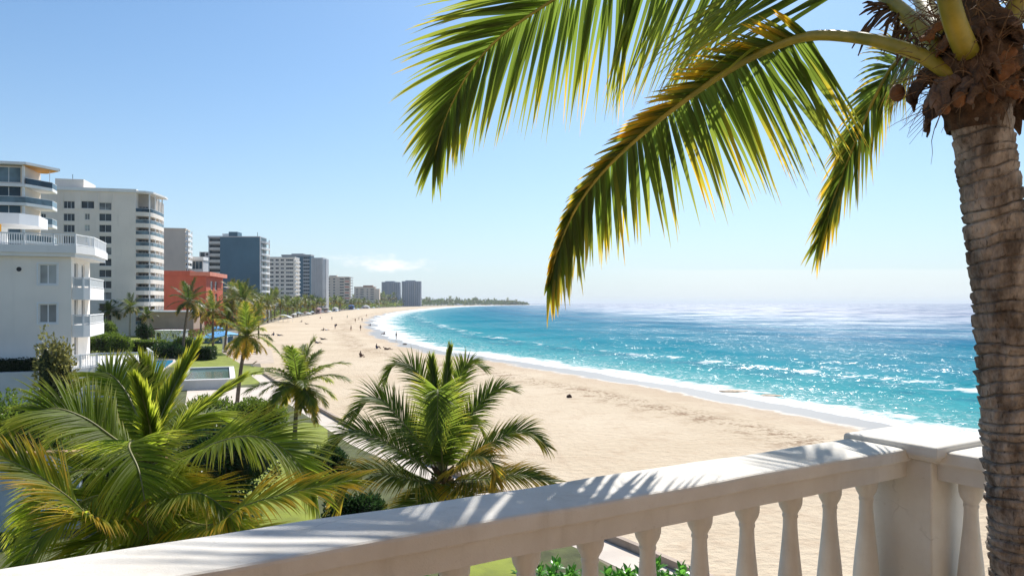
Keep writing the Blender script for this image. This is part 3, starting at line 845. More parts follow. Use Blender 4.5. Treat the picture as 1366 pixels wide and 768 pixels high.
# ------------------------------------------------------------------ nearer garden palms, each frond placed
def placed_palm(name, label, crown, Yc, base_px, trunk_r, fr, leafm, leaf, width, rb, count, seg=5, scale=1.12, gr=.85):
    cw = P(crown[0], crown[1], Yc)
    g = Vector((P(base_px, 500, Yc).x, Yc, 0))
    root = empty(name, g, 0, label, 'palm tree')
    inv = Matrix.Translation(-g)
    rg = random.Random(crown[0])
    b = MB(); ringed_trunk(b, [g, g.lerp(cw, .35) + Vector((.25, 0, 0)), g.lerp(cw, .7) + Vector((.2, 0, 0)), cw + Vector((0, 0, -.1))], [(0, trunk_r * 1.5), (.1, trunk_r * 1.1), (.9, trunk_r), (1, trunk_r * 1.25)], .16, .8, 24, 160, rg, .14)
    o = b.build('trunk', TRUNK, None, True); o.parent = root; o.matrix_parent_inverse = inv
    b = MB()
    for k in range(26):
        a = rg.uniform(0, 6.28); z = rg.uniform(-.45, .25)
        p = cw + Vector((math.cos(a), math.sin(a), 0)) * trunk_r * .8 + Vector((0, 0, z))
        D = Vector((math.cos(a) * .6, math.sin(a) * .6, .9))
        b.tube([p, p + D * .15, p + D * .32 + Vector((math.cos(a), math.sin(a), 0)) * .03], [.07, .06, .03], 6)
    o = b.build('crown_base', mat('old leaf bases', (.20, .12, .055), .9, .5, 5, .5, 20), None, True); o.parent = root; o.matrix_parent_inverse = inv
    for pts, kw in fr:
        b = MB(); r = MB()
        q = [cw + Vector((0, 0, rg.uniform(-.15, .1)))] + [P(*x) for x in pts]
        a_ = dict(leaf=leaf, count=count, width=width, grav=gr, lift=.12, seg=seg, rbase=rb, up=(0, -.45, .9), rtip=.006, dry=rg.uniform(0, .2), bare=.14, rng=rg, jitter=.1)
        a_.update(kw); a_['leaf'] *= scale
        frond(b, r, q, **a_)
        f = b.build('frond', leafm, None, True); f.parent = root; f.matrix_parent_inverse = inv
        o = r.build('rachis', RACHIS, None, True); o.parent = f
    return root

Y1 = 16.0
placed_palm('garden_palm', 'big bright green palm with broad arching fronds, front left below the rail', (203, 612), Y1, 215, .17, [
    ([(214, 560, 16.1), (236, 510, 16.4), (262, 462, 16.6)], dict(a0=22, a1=7, leaf=.62, grav=.1, lift=.1)),
    ([(236, 575, 15.8), (276, 540, 15.6), (318, 508, 15.6)], dict(a0=30, a1=10, leaf=.6, grav=.2)),
    ([(245, 612, 14.8), (290, 590, 14.2), (340, 582, 13.9), (388, 606, 13.8), (420, 655, 13.9)], dict(leaf=1.15, dry=.1)),
    ([(160, 590, 15.6), (110, 556, 15.3), (60, 546, 15.1), (5, 585, 15.1)], dict(leaf=1.15, dry=.1)),
    ([(185, 560, 16.4), (165, 518, 16.8), (138, 497, 17.0), (100, 520, 17.2)], dict(leaf=.85)),
    ([(203, 560, 16.8), (200, 520, 17.3), (188, 488, 17.6)], dict(a0=40, a1=12, leaf=1.0, grav=.25)),
    ([(200, 570, 15.4), (192, 536, 15.2), (182, 510, 15.1)], dict(a0=28, a1=8, leaf=.55, grav=.2)),
    ([(182, 590, 14.9), (172, 596, 14.2), (186, 630, 13.6), (196, 690, 13.3), (200, 745, 13.2)], dict(leaf=1.15, dry=.15, grav=.8)),
    ([(216, 640, 14.5), (238, 658, 13.5), (268, 658, 13.1), (300, 680, 12.9), (318, 715, 12.9)], dict(leaf=.9, dry=.38)),
    ([(230, 680, 14.2), (280, 700, 12.9), (330, 673, 12.4), (400, 654, 12.2), (470, 640, 12.2)], dict(leaf=.95, dry=.52)),
    ([(180, 660, 14.3), (130, 690, 13.1), (88, 660, 12.6), (40, 627, 12.4), (-22, 598, 12.4)], dict(leaf=1.0, dry=.52)),
    ([(165, 650, 14.5), (110, 668, 13.6), (60, 710, 13.3), (10, 780, 13.2)], dict(leaf=1.1)),
    ([(150, 625, 15.0), (95, 630, 14.5), (50, 670, 14.3), (25, 720, 14.3)], dict(leaf=1.1)),
    ([(160, 700, 13.8), (110, 735, 13.2), (50, 790, 13.0)], dict(leaf=1.1, dry=.25)),
    ([(205, 660, 14.5), (212, 700, 13.6), (226, 770, 13.2), (232, 830, 13.2)], dict(leaf=1.1)),
    ([(232, 580, 17), (270, 552, 17.8), (310, 566, 18.4), (340, 600, 18.7)], dict(leaf=1.0)),
    ([(170, 585, 17.0), (130, 560, 17.8), (90, 570, 18.4), (60, 600, 18.7)], dict(leaf=1.0)),
    ([(250, 700, 13.6), (310, 720, 12.8), (370, 730, 12.6), (420, 760, 12.6)], dict(leaf=1.0, dry=.25)),
    ([(210, 700, 14.0), (180, 735, 13.0), (150, 790, 12.8)], dict(leaf=1.0, dry=.2)),
], LEAF_NEAR, 1.2, .046, .034, 140, 7, gr=.52)

Y2 = 23.0
placed_palm('garden_palm', 'dark green palm in the middle with fronds spread against the sand', (590, 640), Y2, 585, .16, [
    ([(590, 590, 23.0), (594, 530, 23.2), (600, 466, 23.4)], dict(a0=30, a1=10, leaf=.6, grav=.1)),
    ([(582, 590, 23.2), (580, 530, 23.5), (576, 482, 23.7)], dict(a0=34, a1=10, leaf=.7, grav=.1)),
    ([(592, 590, 23.3), (604, 532, 23.6), (622, 486, 23.9), (645, 489, 24.0)], dict(leaf=.8)),
    ([(604, 596, 23.1), (626, 556, 23.2), (657, 522, 23.4), (684, 517, 23.5)], dict(leaf=.8)),
    ([(612, 622, 22.7), (660, 588, 22.4), (697, 574, 22.3), (728, 594, 22.3)], dict(leaf=.9, dry=.35)),
    ([(615, 640, 22.4), (650, 637, 21.9), (693, 633, 21.6), (738, 642, 21.6)], dict(leaf=.9, dry=.5)),
    ([(608, 625, 22.0), (630, 610, 21.4), (654, 614, 21.1), (662, 640, 21.1)], dict(leaf=.8, dry=.6, grav=.9)),
    ([(580, 580, 23.2), (574, 530, 23.4), (552, 491, 23.6), (528, 486, 23.7), (512, 508, 23.8)], dict(leaf=.85)),
    ([(572, 608, 22.7), (530, 555, 22.5), (500, 530, 22.4), (466, 556, 22.4)], dict(leaf=1.0)),
    ([(565, 622, 22.2), (517, 590, 21.8), (473, 574, 21.6), (432, 602, 21.6)], dict(leaf=1.05, dry=.2)),
    ([(562, 642, 22.0), (517, 632, 21.5), (473, 636, 21.3), (448, 672, 21.3)], dict(leaf=1.05, dry=.45)),
    ([(589, 590, 22.4), (586, 545, 21.9), (584, 520, 21.5), (584, 530, 21.0), (583, 580, 20.7)], dict(leaf=.95, grav=.5)),
    ([(600, 590, 23.6), (630, 560, 24.2), (650, 590, 24.8)], dict(leaf=.8)),
    ([(575, 600, 23.6), (545, 570, 24.2), (520, 590, 24.8)], dict(leaf=.8)),
    ([(605, 650, 22.2), (640, 665, 21.4), (665, 700, 21.2)], dict(leaf=.9, dry=.5)),
    ([(575, 655, 22.2), (545, 680, 21.5), (520, 720, 21.4)], dict(leaf=.9, dry=.35)),
], LEAF_MID, 1.2, .048, .03, 120, 6, gr=.75)

# ------------------------------------------------------------------ generic palms
def crown_mesh(name, nf, Lf, seed, leafm, count=26, leaf=.75, width=.06, seg=3, dryness=.15, lowdry=.45):
    rg = random.Random(seed); b = MB(); r = MB()
    for k in range(nf):
        a = k * 2.399963 + rg.uniform(-.25, .25)
        u = (k + .5) / nf                      # 0 young, 1 old
        el = R(78 - 112 * u + rg.uniform(-9, 9))
        Lq = Lf * rg.uniform(.82, 1.1) * (.72 + .28 * math.sin(math.pi * min(1, u * 1.2 + .15)))
        p = Vector((0, 0, 0)); D = Vector((math.cos(a) * math.cos(el), math.sin(a) * math.cos(el), math.sin(el)))
        pts = [p.copy()]
        for q in range(5):
            p = p + D * Lq / 5; pts.append(p.copy())
            D = (D + Vector((0, 0, -1)) * (.16 + .20 * (q / 4)) * (.6 + .7 * u)).normalized()
        frond(b, r, pts, leaf=leaf * rg.uniform(.85, 1.1), count=count, bare=.12, width=width, grav=1.05, lift=.1, dry=dryness + lowdry * max(0, u - .6) * 2.2, seg=seg, rbase=.04, rtip=.012, fold=False, rng=rg, rn=4, jitter=.15)
    nv = len(b.v)
    b.v += r.v; b.f += [tuple(i + nv for i in f) for f in r.f]; b.m += [1] * len(r.f)
    for k in b.attr: b.attr[k] += [.3] * len(r.v)
    o = b.build(name, [leafm, RACHIS], None, True)
    return o

def trunk_mesh(h, lean, r, seed, m=None):
    rg = random.Random(seed); b = MB()
    ringed_trunk(b, [(0, 0, 0), (lean[0] * .25, lean[1] * .25, h * .35), (lean[0] * .6, lean[1] * .6, h * .7), (lean[0], lean[1], h)], [(0, r * 1.6), (.07, r * 1.15), (.9, r * .9), (1, r * 1.2)], .22, .7, 14, 70, rg, .12)
    return b.build('trunk', m or TRUNK, None, True)

def mid_palm(ground, crown_px, crown_py, Lf, label, seed, nf=20, leafm=LEAF_DARK, r=.16, count=34, leaf=.8, width=.055, group=None, trunkm=None, dryness=.15, lowdry=.5):
    Y = ground.y
    cw = P(crown_px, crown_py, Y)
    root = empty('palm_tree', ground, 0, label, 'palm tree', group)
    t = trunk_mesh(cw.z, (cw.x - ground.x, 0), r, seed, trunkm); t.parent = root
    c = crown_mesh('crown', nf, Lf, seed, leafm, count, leaf, width, 4, dryness, lowdry); c.parent = root
    c.location = (cw.x - ground.x, 0, cw.z)
    return root
mid_palm(G(393, 588), 398, 515, 3.5, 'small palm on the beach edge with a short thin dark trunk', 11, 27, LEAF_MID, .13, 70, 1.0, .066)
mid_palm(G(316, 541), 329, 449, 3.5, 'tall slim palm with leaning trunk beside the raised pool', 12, 24, LEAF_MID, .15, 54, .85, .065, dryness=.3)
mid_palm(G(243, 476), 252, 403, 4.7, 'tall palm with dark head in front of the coral building', 13, 22, LEAF_DARK, .2, 46, 1.1, .085, dryness=.2, lowdry=.6)
mid_palm(G(318, 470), 324, 400, 4.4, 'palm with spiky crown standing before the blue tower', 14, 20, LEAF_DARK, .2, 44, 1.0, .085, dryness=.25, lowdry=.7)
mid_palm(G(284, 468), 284, 416, 4.2, 'yellowing palm between the coral building and the blue pavilion', 15, 22, LEAF_FAR, .2, 44, 1.1, .1, dryness=.32, lowdry=.6)
mid_palm(G(300, 470), 304, 424, 3.6, 'low olive palm just left of the tall slim one', 16, 22, LEAF_FAR, .2, 44, 1.0, .1, dryness=.25, lowdry=.5)
mid_palm(G(173, 450), 174, 410, 4.0, 'palm with pale straight trunk in front of the cream tower', 17, 18, LEAF_FAR, .2, 40, 1.2, .09, trunkm=TRUNK_LITE)
mid_palm(G(158, 448), 157, 414, 4.2, 'leftmost dark bushy palm below the cream tower', 18, 20, LEAF_DARK, .2, 40, 1.2, .09)
mid_palm(G(143, 449), 145, 415, 3.6, 'olive palm half hidden behind the white apartment balconies', 19, 18, LEAF_FAR, .2, 40, 1.1, .09)
mid_palm(G(198, 453), 196, 421, 3.0, 'small round-headed palm right of the pale trunk palm', 20, 16, LEAF_DARK, .2, 36, .9, .08, trunkm=TRUNK_LITE)
mid_palm(G(345, 452), 345, 414, 3.8, 'olive palm behind the pale blue tents', 21, 18, LEAF_FAR, .2, 36, 1.1, .1, dryness=.4)
mid_palm(G(268, 455), 268, 418, 4.0, 'golden drooping palm beside the tall dark palm', 22, 22, LEAF_FAR, .2, 42, 1.1, .1, dryness=.42, lowdry=.6)

# palms along the town beach: three kinds copied
PROTO = []
for k, (nf, Lf, m_, dr) in enumerate([(22, 4.0, LEAF_FAR, .25), (22, 4.3, LEAF_FAR, .1), (20, 3.8, LEAF_DARK, .15)]):
    root = empty('beach_palm', (0, 0, 0), 0)
    t = trunk_mesh(7.0, (rng.uniform(-.6, .6), .2), .2, 40 + k); t.parent = root
    c = crown_mesh('crown', nf, Lf, 50 + k, m_, 18, 1.25, .17, 2, dr, .6); c.parent = root; c.location = (t.data.vertices[-1].co.x, .2, 7.0)
    PROTO.append(root)
used = [False] * 3
def beach_palm(x, y, s, k, label, group):
    o = PROTO[k] if not used[k] else copy_tree(PROTO[k])
    used[k] = True
    o.location = (x, y, 0); o.rotation_euler.z = rng.uniform(0, 6.28); o.scale = (s, s, s * rng.uniform(.9, 1.15))
    tag(o, label, 'palm tree', group)
def edge_at(y):
    ys = [p[1] for p in TB[1:17]]; xs = [p[0] for p in TB[1:17]]
    return float(np.interp(y, ys, xs))
kinds_lab = ['olive palm in the long grove along the town beach', 'mid green palm in the long grove along the town beach', 'dark green palm in the long grove along the town beach']
ys = np.exp(np.linspace(math.log(255), math.log(1600), 96))
for i, y in enumerate(ys):
    k = i % 3
    x = edge_at(y) - (rng.uniform(1, 7) if i % 3 else rng.uniform(7, 22)) * (y / 400) ** .5
    beach_palm(x, y * rng.uniform(.97, 1.03), rng.uniform(.9, 1.4) * (1.15 if y < 420 else 1.0 if y < 600 else 1.25), k, kinds_lab[k], 'palms along the town beach')

# ------------------------------------------------------------------ shrubs
def leaf_cloud(b, c, rad, n, size, rg, hollow=.55, elong=1.6, flat=0.0, seg=1):
    for k in ('lt', 'lr', 'ly'): b.attr.setdefault(k, [])
    cx, cy, cz = c
    for i in range(n):
        d = Vector((rg.gauss(0, 1), rg.gauss(0, 1), rg.gauss(0, 1))).normalized()
        rr = (hollow + (1 - hollow) * rg.random() ** .6)
        lump = 1 + .22 * mnoise.noise(Vector((d.x * 2.3 + cx, d.y * 2.3 + cy, d.z * 2.3))) + .1 * mnoise.noise(Vector((d.x * 6 + cx, d.y * 6, d.z * 6)))
        p = Vector((cx + d.x * rad[0] * rr * lump, cy + d.y * rad[1] * rr * lump, cz + d.z * rad[2] * rr * lump))
        if p.z < .02: p.z = rg.uniform(.02, .2)
        D = (d * .9 + Vector((rg.uniform(-.8, .8), rg.uniform(-.8, .8), rg.uniform(-.4, .8)))).normalized()
        S = D.cross(Vector((rg.uniform(-1, 1), rg.uniform(-1, 1), rg.uniform(-.3, 1)))).normalized()
        s = size * rg.uniform(.6, 1.3); i0 = len(b.v); N_ = D.cross(S) * s * .12
        b.v += [tuple(p), tuple(p + D * s * elong * .5 + S * s * .45 + N_), tuple(p + D * s * elong), tuple(p + D * s * elong * .5 - S * s * .45 + N_)]
        b.f.append((i0, i0 + 1, i0 + 2, i0 + 3)); b.m.append(0)
        r1 = rg.random()
        b.attr['lt'] += [0, .5, .8, .5]; b.attr['lr'] += [r1] * 4; b.attr['ly'] += [rg.uniform(-.1, .2)] * 4

def shrub(name, label, loc, rad, n, size, m, seed, lumps=4, cat='shrub', group=None, z=None):
    rg = random.Random(seed)
    root = empty(name, loc, 0, label, cat, group)
    b = MB(); core = []
    for k in range(lumps):
        o = Vector((rg.uniform(-.5, .5) * rad[0], rg.uniform(-.5, .5) * rad[1], rad[2] * rg.uniform(.45, .8)))
        s = rg.uniform(.5, .75)
        leaf_cloud(b, o, (rad[0] * s, rad[1] * s, rad[2] * s * 1.0), int(n * 1.7) // lumps, size, rg)
        core.append((o, s))
    b.build('foliage', m, root)
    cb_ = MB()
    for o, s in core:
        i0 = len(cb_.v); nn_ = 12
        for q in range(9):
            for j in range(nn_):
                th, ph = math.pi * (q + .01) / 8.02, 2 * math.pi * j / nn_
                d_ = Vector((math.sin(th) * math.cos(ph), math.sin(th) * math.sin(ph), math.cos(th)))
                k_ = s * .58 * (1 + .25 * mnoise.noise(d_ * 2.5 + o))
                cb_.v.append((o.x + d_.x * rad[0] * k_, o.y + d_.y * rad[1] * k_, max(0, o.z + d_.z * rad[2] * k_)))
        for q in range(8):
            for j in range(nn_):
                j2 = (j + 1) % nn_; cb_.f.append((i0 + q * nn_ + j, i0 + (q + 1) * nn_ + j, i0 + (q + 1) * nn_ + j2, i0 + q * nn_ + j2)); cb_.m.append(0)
    cb_.build('dark_core', mat('shrub core shade', (.035, .045, .015), .95, .4, 5, .8, 12), root)  # dark core fills leaf gaps; inner shade put into its colour
    b = MB()
    for k in range(5):
        a = rg.uniform(0, 6.28); e = Vector((math.cos(a) * rad[0] * .5, math.sin(a) * rad[1] * .5, rad[2] * .9))
        b.tube([(0, 0, -.02), e * .4 + Vector((0, 0, .1)), e], [.05, .035, .015], 5)
    b.build('stem', TRUNK, root)
    return root

shrub('shrub', 'large rounded green shrub right of the big palm, left one of two', G(283, 577), (2.0, 1.8, 2.0), 3800, .11, LEAF_BUSH, 1, 5)
shrub('shrub', 'rounded dark green shrub next to the thin palm trunk base', G(335, 573), (2.5, 1.6, 1.75), 4200, .11, LEAF_BUSH, 2, 5)
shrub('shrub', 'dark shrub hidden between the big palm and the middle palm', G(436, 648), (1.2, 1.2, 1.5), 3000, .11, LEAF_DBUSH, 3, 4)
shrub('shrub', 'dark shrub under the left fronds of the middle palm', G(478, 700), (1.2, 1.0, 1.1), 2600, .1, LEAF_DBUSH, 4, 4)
shrub('shrub', 'bright green leafy shrub bank at the left edge before the pale wall', Vector((-27.5, 41, 0)), (3.6, 2.2, 2.9), 5200, .14, LEAF_BUSH, 5, 6)
shrub('shrub', 'leafy shrub behind the upper left fronds of the big palm', Vector((-21.5, 42, 0)), (3.0, 2.0, 2.8), 4200, .14, LEAF_BUSH, 6, 6)
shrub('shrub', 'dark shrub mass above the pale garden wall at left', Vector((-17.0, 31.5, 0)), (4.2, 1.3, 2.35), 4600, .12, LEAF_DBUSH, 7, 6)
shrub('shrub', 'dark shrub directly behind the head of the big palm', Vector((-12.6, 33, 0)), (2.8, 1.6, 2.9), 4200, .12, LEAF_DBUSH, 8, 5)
shrub('small_tree', 'small olive-leaved tree against the corner of the white apartment block', Vector((-29.6, 49.0, 0)), (1.2, 1.0, 5.2), 2600, .16, LEAF_OLIVE, 9, 7, 'tree')
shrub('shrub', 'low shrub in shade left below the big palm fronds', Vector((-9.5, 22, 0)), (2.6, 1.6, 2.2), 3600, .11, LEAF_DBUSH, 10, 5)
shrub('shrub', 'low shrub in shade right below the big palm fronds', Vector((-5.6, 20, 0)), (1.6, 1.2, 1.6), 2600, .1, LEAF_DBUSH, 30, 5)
# garden behind the fence
for k, (px, py, rx, rz, m_, lab) in enumerate([(118, 470, 3.2, 2.6, LEAF_BUSH, 'bright clipped shrub just right of the white balconies'), (128, 458, 2.6, 3.2, LEAF_DBUSH, 'dark rounded shrub in the garden left of the path'),
        (142, 470, 2.8, 2.8, LEAF_BUSH, 'light green shrub in the middle of the fenced garden'), (160, 471, 2.4, 2.6, LEAF_BUSH, 'light shrub nearest the right of the fenced garden'), (146, 452, 2.4, 3.4, LEAF_BUSH, 'yellowish tall shrub under the dark bushy palm'),
        (191, 453, 2.2, 3.2, LEAF_DBUSH, 'dark conical shrub left of the white hut'), (158, 447, 3.5, 2.6, LEAF_DBUSH, 'dark low shrub at the feet of the garden palms'), (226, 477, 3.2, 1.7, LEAF_DBUSH, 'low dark shrub bed left of the clipped block hedge'),
        (244, 470, 2.4, 1.9, LEAF_BUSH, 'green shrub behind the clipped block hedge')]):
    shrub('shrub', lab, G(px, py), (rx, rx * .8, rz), 1300, .24, m_, 60 + k, 4)
def hedge(label, px0, px1, py, depth, h, m, n, size, seed):
    a, c = G(px0, py), G(px1, py); rg = random.Random(seed)
    root = empty('hedge', (a + c) / 2, 0, label, 'hedge')
    w = (c.x - a.x) / 2; b = MB()
    core = MB(); core.box(-w * .93, w * .93, .1, depth * .93, .03, h * .93); core.build('dark_core', mat('hedge dark core', (.02, .03, .01), .95, .4, 3), root)  # solid core, the hedge's inner shade put into its dark colour
    for k in ('lt', 'lr', 'ly'): b.attr.setdefault(k, [])
    for i in range(n):
        f = rg.random(); x, y, z = rg.uniform(-w, w), rg.uniform(0, depth), rg.uniform(.03, h)
        if f < .45: y = rg.uniform(-.08, .1); d = Vector((0, -1, .2))
        elif f < .8: z = h + rg.uniform(-.1, .08); d = Vector((0, 0, 1))
        else: x = rg.choice((-w, w)) + rg.uniform(-.08, .08); d = Vector((x, 0, .2)).normalized()
        p = Vector((x, y, z)); D = (d + Vector((rg.uniform(-1, 1), rg.uniform(-1, 1), rg.uniform(-1, 1)))).normalized(); S = D.cross(Vector((rg.uniform(-1, 1), .3, rg.uniform(-1, 1)))).normalized()
        s = size * rg.uniform(.6, 1.3); i0 = len(b.v)
        b.v += [tuple(p), tuple(p + D * s * .8 + S * s * .45), tuple(p + D * s * 1.6), tuple(p + D * s * .8 - S * s * .45)]
        b.f.append((i0, i0 + 1, i0 + 2, i0 + 3)); b.m.append(0); r1 = rg.random()
        b.attr['lt'] += [0, .5, .8, .5]; b.attr['lr'] += [r1] * 4; b.attr['ly'] += [0] * 4
    b.build('foliage', m, root)
    return root
hedge('long clipped hedge behind the white garden fence', 170, 214, 469, 3.0, 1.9, LEAF_BUSH, 4200, .17, 1)
hedge('dark block-shaped clipped hedge on the lawn beside the tall palm', 257, 281, 480.5, 2.5, 1.9, LEAF_DBUSH, 3000, .15, 2)

# plants with big glossy leaves just below the balcony
def broad_plant(label, px, py, Y, n, lsize, seed, spread):
    rg = random.Random(seed); top = P(px, py, Y)
    root = empty('broadleaf_plant', (top.x, Y, 0), 0, label, 'plant')
    b = MB(); st = MB()
    for k in ('lt', 'lr', 'ly'): b.attr.setdefault(k, [])
    for q in range(n):
        a = rg.uniform(0, 6.28); rr = spread * rg.random() ** .5
        tip = Vector((math.cos(a) * rr, math.sin(a) * rr * .7, top.z - rg.uniform(0, .5) - rr * .25))
        st.tube([(0, 0, -.02), (tip.x * .3, tip.y * .3, tip.z * .5), tuple(tip)], [.03, .022, .012], 5)
        nl = rg.randint(9, 14)
        for i in range(nl):
            aa = i * 2.4 + rg.uniform(-.2, .2); el = R(75 - 75 * i / nl)
            D = Vector((math.cos(aa) * math.cos(el), math.sin(aa) * math.cos(el), math.sin(el)))
            S = Vector((-math.sin(aa), math.cos(aa), 0)); l = lsize * rg.uniform(.75, 1.15); r1 = rg.random()
            p = tip - Vector((0, 0, .012 * i)); base_ = len(b.v); sg = 6
            for j in range(sg + 1):
                f = j / sg; wd = l * .24 * math.sin(math.pi * min(.97, f * .9 + .06)) ** .8; N_ = S.cross(D)
                b.v += [tuple(p - S * wd - N_ * wd * .3), tuple(p), tuple(p + S * wd - N_ * wd * .3)]
                b.attr['lt'] += [f * .8] * 3; b.attr['lr'] += [r1] * 3; b.attr['ly'] += [0] * 3
                p = p + D * l / sg; D = (D + Vector((0, 0, -.07))).normalized()
            for j in range(sg):
                for m_ in range(2):
                    o = base_ + j * 3 + m_; b.f.append((o, o + 1, o + 4, o + 3)); b.m.append(0)
    b.build('foliage', LEAF_BRIGHT, root, True); st.build('stem', TRUNK, root, True)
broad_plant('glossy broad-leaved plant seen between the left balusters', 735, 752, 19, 22, .30, 1, 1.0)
broad_plant('glossy broad-leaved plant seen between the middle balusters', 856, 748, 19, 26, .30, 2, 1.05)
broad_plant('broad-leaved plant tip right of the middle balusters', 905, 766, 18, 10, .28, 3, .6)
broad_plant('broad-leaved plant under the left part of the handrail', 560, 772, 18, 14, .28, 4, .8)

# ------------------------------------------------------------------ buildings
W_GREY = mat('white render', (.88, .81, .725), .85, .07, .25, .15, 6, streak=.18)
W_WHITE = mat('bright white paint', (.80, .79, .77), .8, .05, .4, .1, 8, streak=.1)
W_CREAM = mat('cream render', (.84, .755, .66), .85, .08, .12, .1, 4, streak=.22)
W_BEIGE = mat('beige render', (.72, .61, .50), .85, .08, .1, .1, 4, streak=.22)
W_CORAL = mat('coral paint', (.55, .125, .075), .8, .12, .2, .1, 4, streak=.3)
W_CORALL = mat('coral trim', (.70, .25, .17), .8, .1, .3, .1, 4)
W_BLUE = mat('slate blue cladding', (.10, .19, .25), .7, .12, .08, .1, 3, streak=.25)
W_GRAYC = mat('grey concrete', (.42, .42, .43), .85, .1, .1, .1, 4, streak=.25)
W_LGRAY = mat('light grey panels', (.55, .55, .555), .8, .08, .1, .1, 3, streak=.2)
W_TOWER = mat('blue grey cladding', (.34, .37, .42), .8, .08, .03, 0, 3)  # even blue grey, the same on every face
FRAME = mat('white window frame', (.80, .80, .79), .5, .05)
GL_DARK = glass('dark window glass', (.035, .045, .055))
GL_GREY = glass('curtained window glass', (.17, .18, .18), .12)
GL_PALE = glass('pale curtained glass', (.33, .34, .33), .12)
GL_BLUE = glass('dark blue glass', (.018, .045, .07))
GL_RAIL = glass('blue grey railing glass', (.10, .15, .18), .1)
LOGGIA = mat('loggia back wall', (.40, .36, .32), .9, .15, .3)  # one even brown grey, darker than the facades
ORANGE = mat('orange underside', (.62, .30, .06), .6, .15, 1)  # even orange over the whole soffit
AWN = mat('yellow awning cloth', (.80, .40, .03), .8, .1, 2)
DARKM = mat('dark metal', (.03, .03, .035), .4, .2, 3)

class Bd:
    """a building frame: local x runs along the facade (0 = left, W = right), y goes back, z up"""
    def __init__(s, name, label, xl, xr, Yr, ytop, theta=None, xe=None, D=18.0, cat='building'):
        rr, rl = (xr - CX) / F, (xl - CX) / F
        pr = Vector((rr * Yr, Yr))
        if theta is None:
            re = (xe - CX) / F
            lo_, hi_ = R(-12), R(26)
            def px_end(th):
                q = pr + Vector((-math.sin(th), math.cos(th))) * D
                return q.x / q.y
            for _ in range(50):
                mid = (lo_ + hi_) / 2
                if px_end(mid) > re: lo_ = mid
                else: hi_ = mid
            theta = (lo_ + hi_) / 2
        s.th = theta; c_, s_ = math.cos(theta), math.sin(theta)
        s.W = (pr.x - rl * pr.y) / (c_ - rl * s_); s.D = D
        pl = pr - Vector((c_, s_)) * s.W
        s.H = H + (HZ - ytop) * Yr / F
        s.u, s.v, s.o = Vector((c_, s_)), Vector((-s_, c_)), pl
        s.root = empty(name, (pl.x, pl.y, 0), theta, label, cat)
    def x_at(s, px, y=0.0):
        """local x where the ray of photo column px meets the plane at depth y"""
        r = (px - CX) / F; q = s.o + s.v * y
        return (r * q.y - q.x) / (s.u.x - r * s.u.y)
    def z_at(s, py, x, y=0.0):
        q = s.o + s.u * x + s.v * y
        return H + (HZ - py) * q.y / F
    def part(s, mb, name, m, parent=None, smooth=False):
        o = mb.build(name, m, parent or s.root, smooth)
        return o

def facade(mb, x0, x1, z0, z1, holes, y=0.0, depth=.18, axis='y', m=0):
    """wall sheet in the plane y (or x when axis='x') with rectangular openings and their reveals"""
    xs = sorted({x0, x1, *[h[0] for h in holes], *[h[1] for h in holes]}); zs = sorted({z0, z1, *[h[2] for h in holes], *[h[3] for h in holes]})
    xs = [x for x in xs if x0 <= x <= x1]; zs = [z for z in zs if z0 <= z <= z1]
    pt = (lambda a, d, z: (a, y + d, z)) if axis == 'y' else (lambda a, d, z: (y - d, a, z))
    for i in range(len(xs) - 1):
        for j in range(len(zs) - 1):
            cx, cz = (xs[i] + xs[i + 1]) / 2, (zs[j] + zs[j + 1]) / 2
            if any(h[0] < cx < h[1] and h[2] < cz < h[3] for h in holes): continue
            mb.quad(pt(xs[i], 0, zs[j]), pt(xs[i + 1], 0, zs[j]), pt(xs[i + 1], 0, zs[j + 1]), pt(xs[i], 0, zs[j + 1]), m)
    for a, b_, c, d in holes:
        mb.quad(pt(a, 0, c), pt(b_, 0, c), pt(b_, depth, c), pt(a, depth, c), m)
        mb.quad(pt(a, depth, d), pt(b_, depth, d), pt(b_, 0, d), pt(a, 0, d), m)
        mb.quad(pt(a, 0, c), pt(a, depth, c), pt(a, depth, d), pt(a, 0, d), m)
        mb.quad(pt(b_, depth, c), pt(b_, 0, c), pt(b_, 0, d), pt(b_, depth, d), m)

def shell(B, holes, m, top=None, name='wall', depth=.18, side_holes=()):
    """four walls and the roof deck; openings in the front (holes) and in the right-hand side (side_holes)"""
    b = MB(); W, D, Ht = B.W, B.D, top or B.H
    facade(b, 0, W, -.05, Ht, list(holes), 0, depth)
    facade(b, 0, D, -.05, Ht, list(side_holes), W, depth, 'x')
    b.quad((0, D, -.05), (0, 0, -.05), (0, 0, Ht), (0, D, Ht)); b.quad((W, D, -.05), (0, D, -.05), (0, D, Ht), (W, D, Ht))
    b.quad((0, 0, Ht), (W, 0, Ht), (W, D, Ht), (0, D, Ht))
    return B.part(b, name, m)

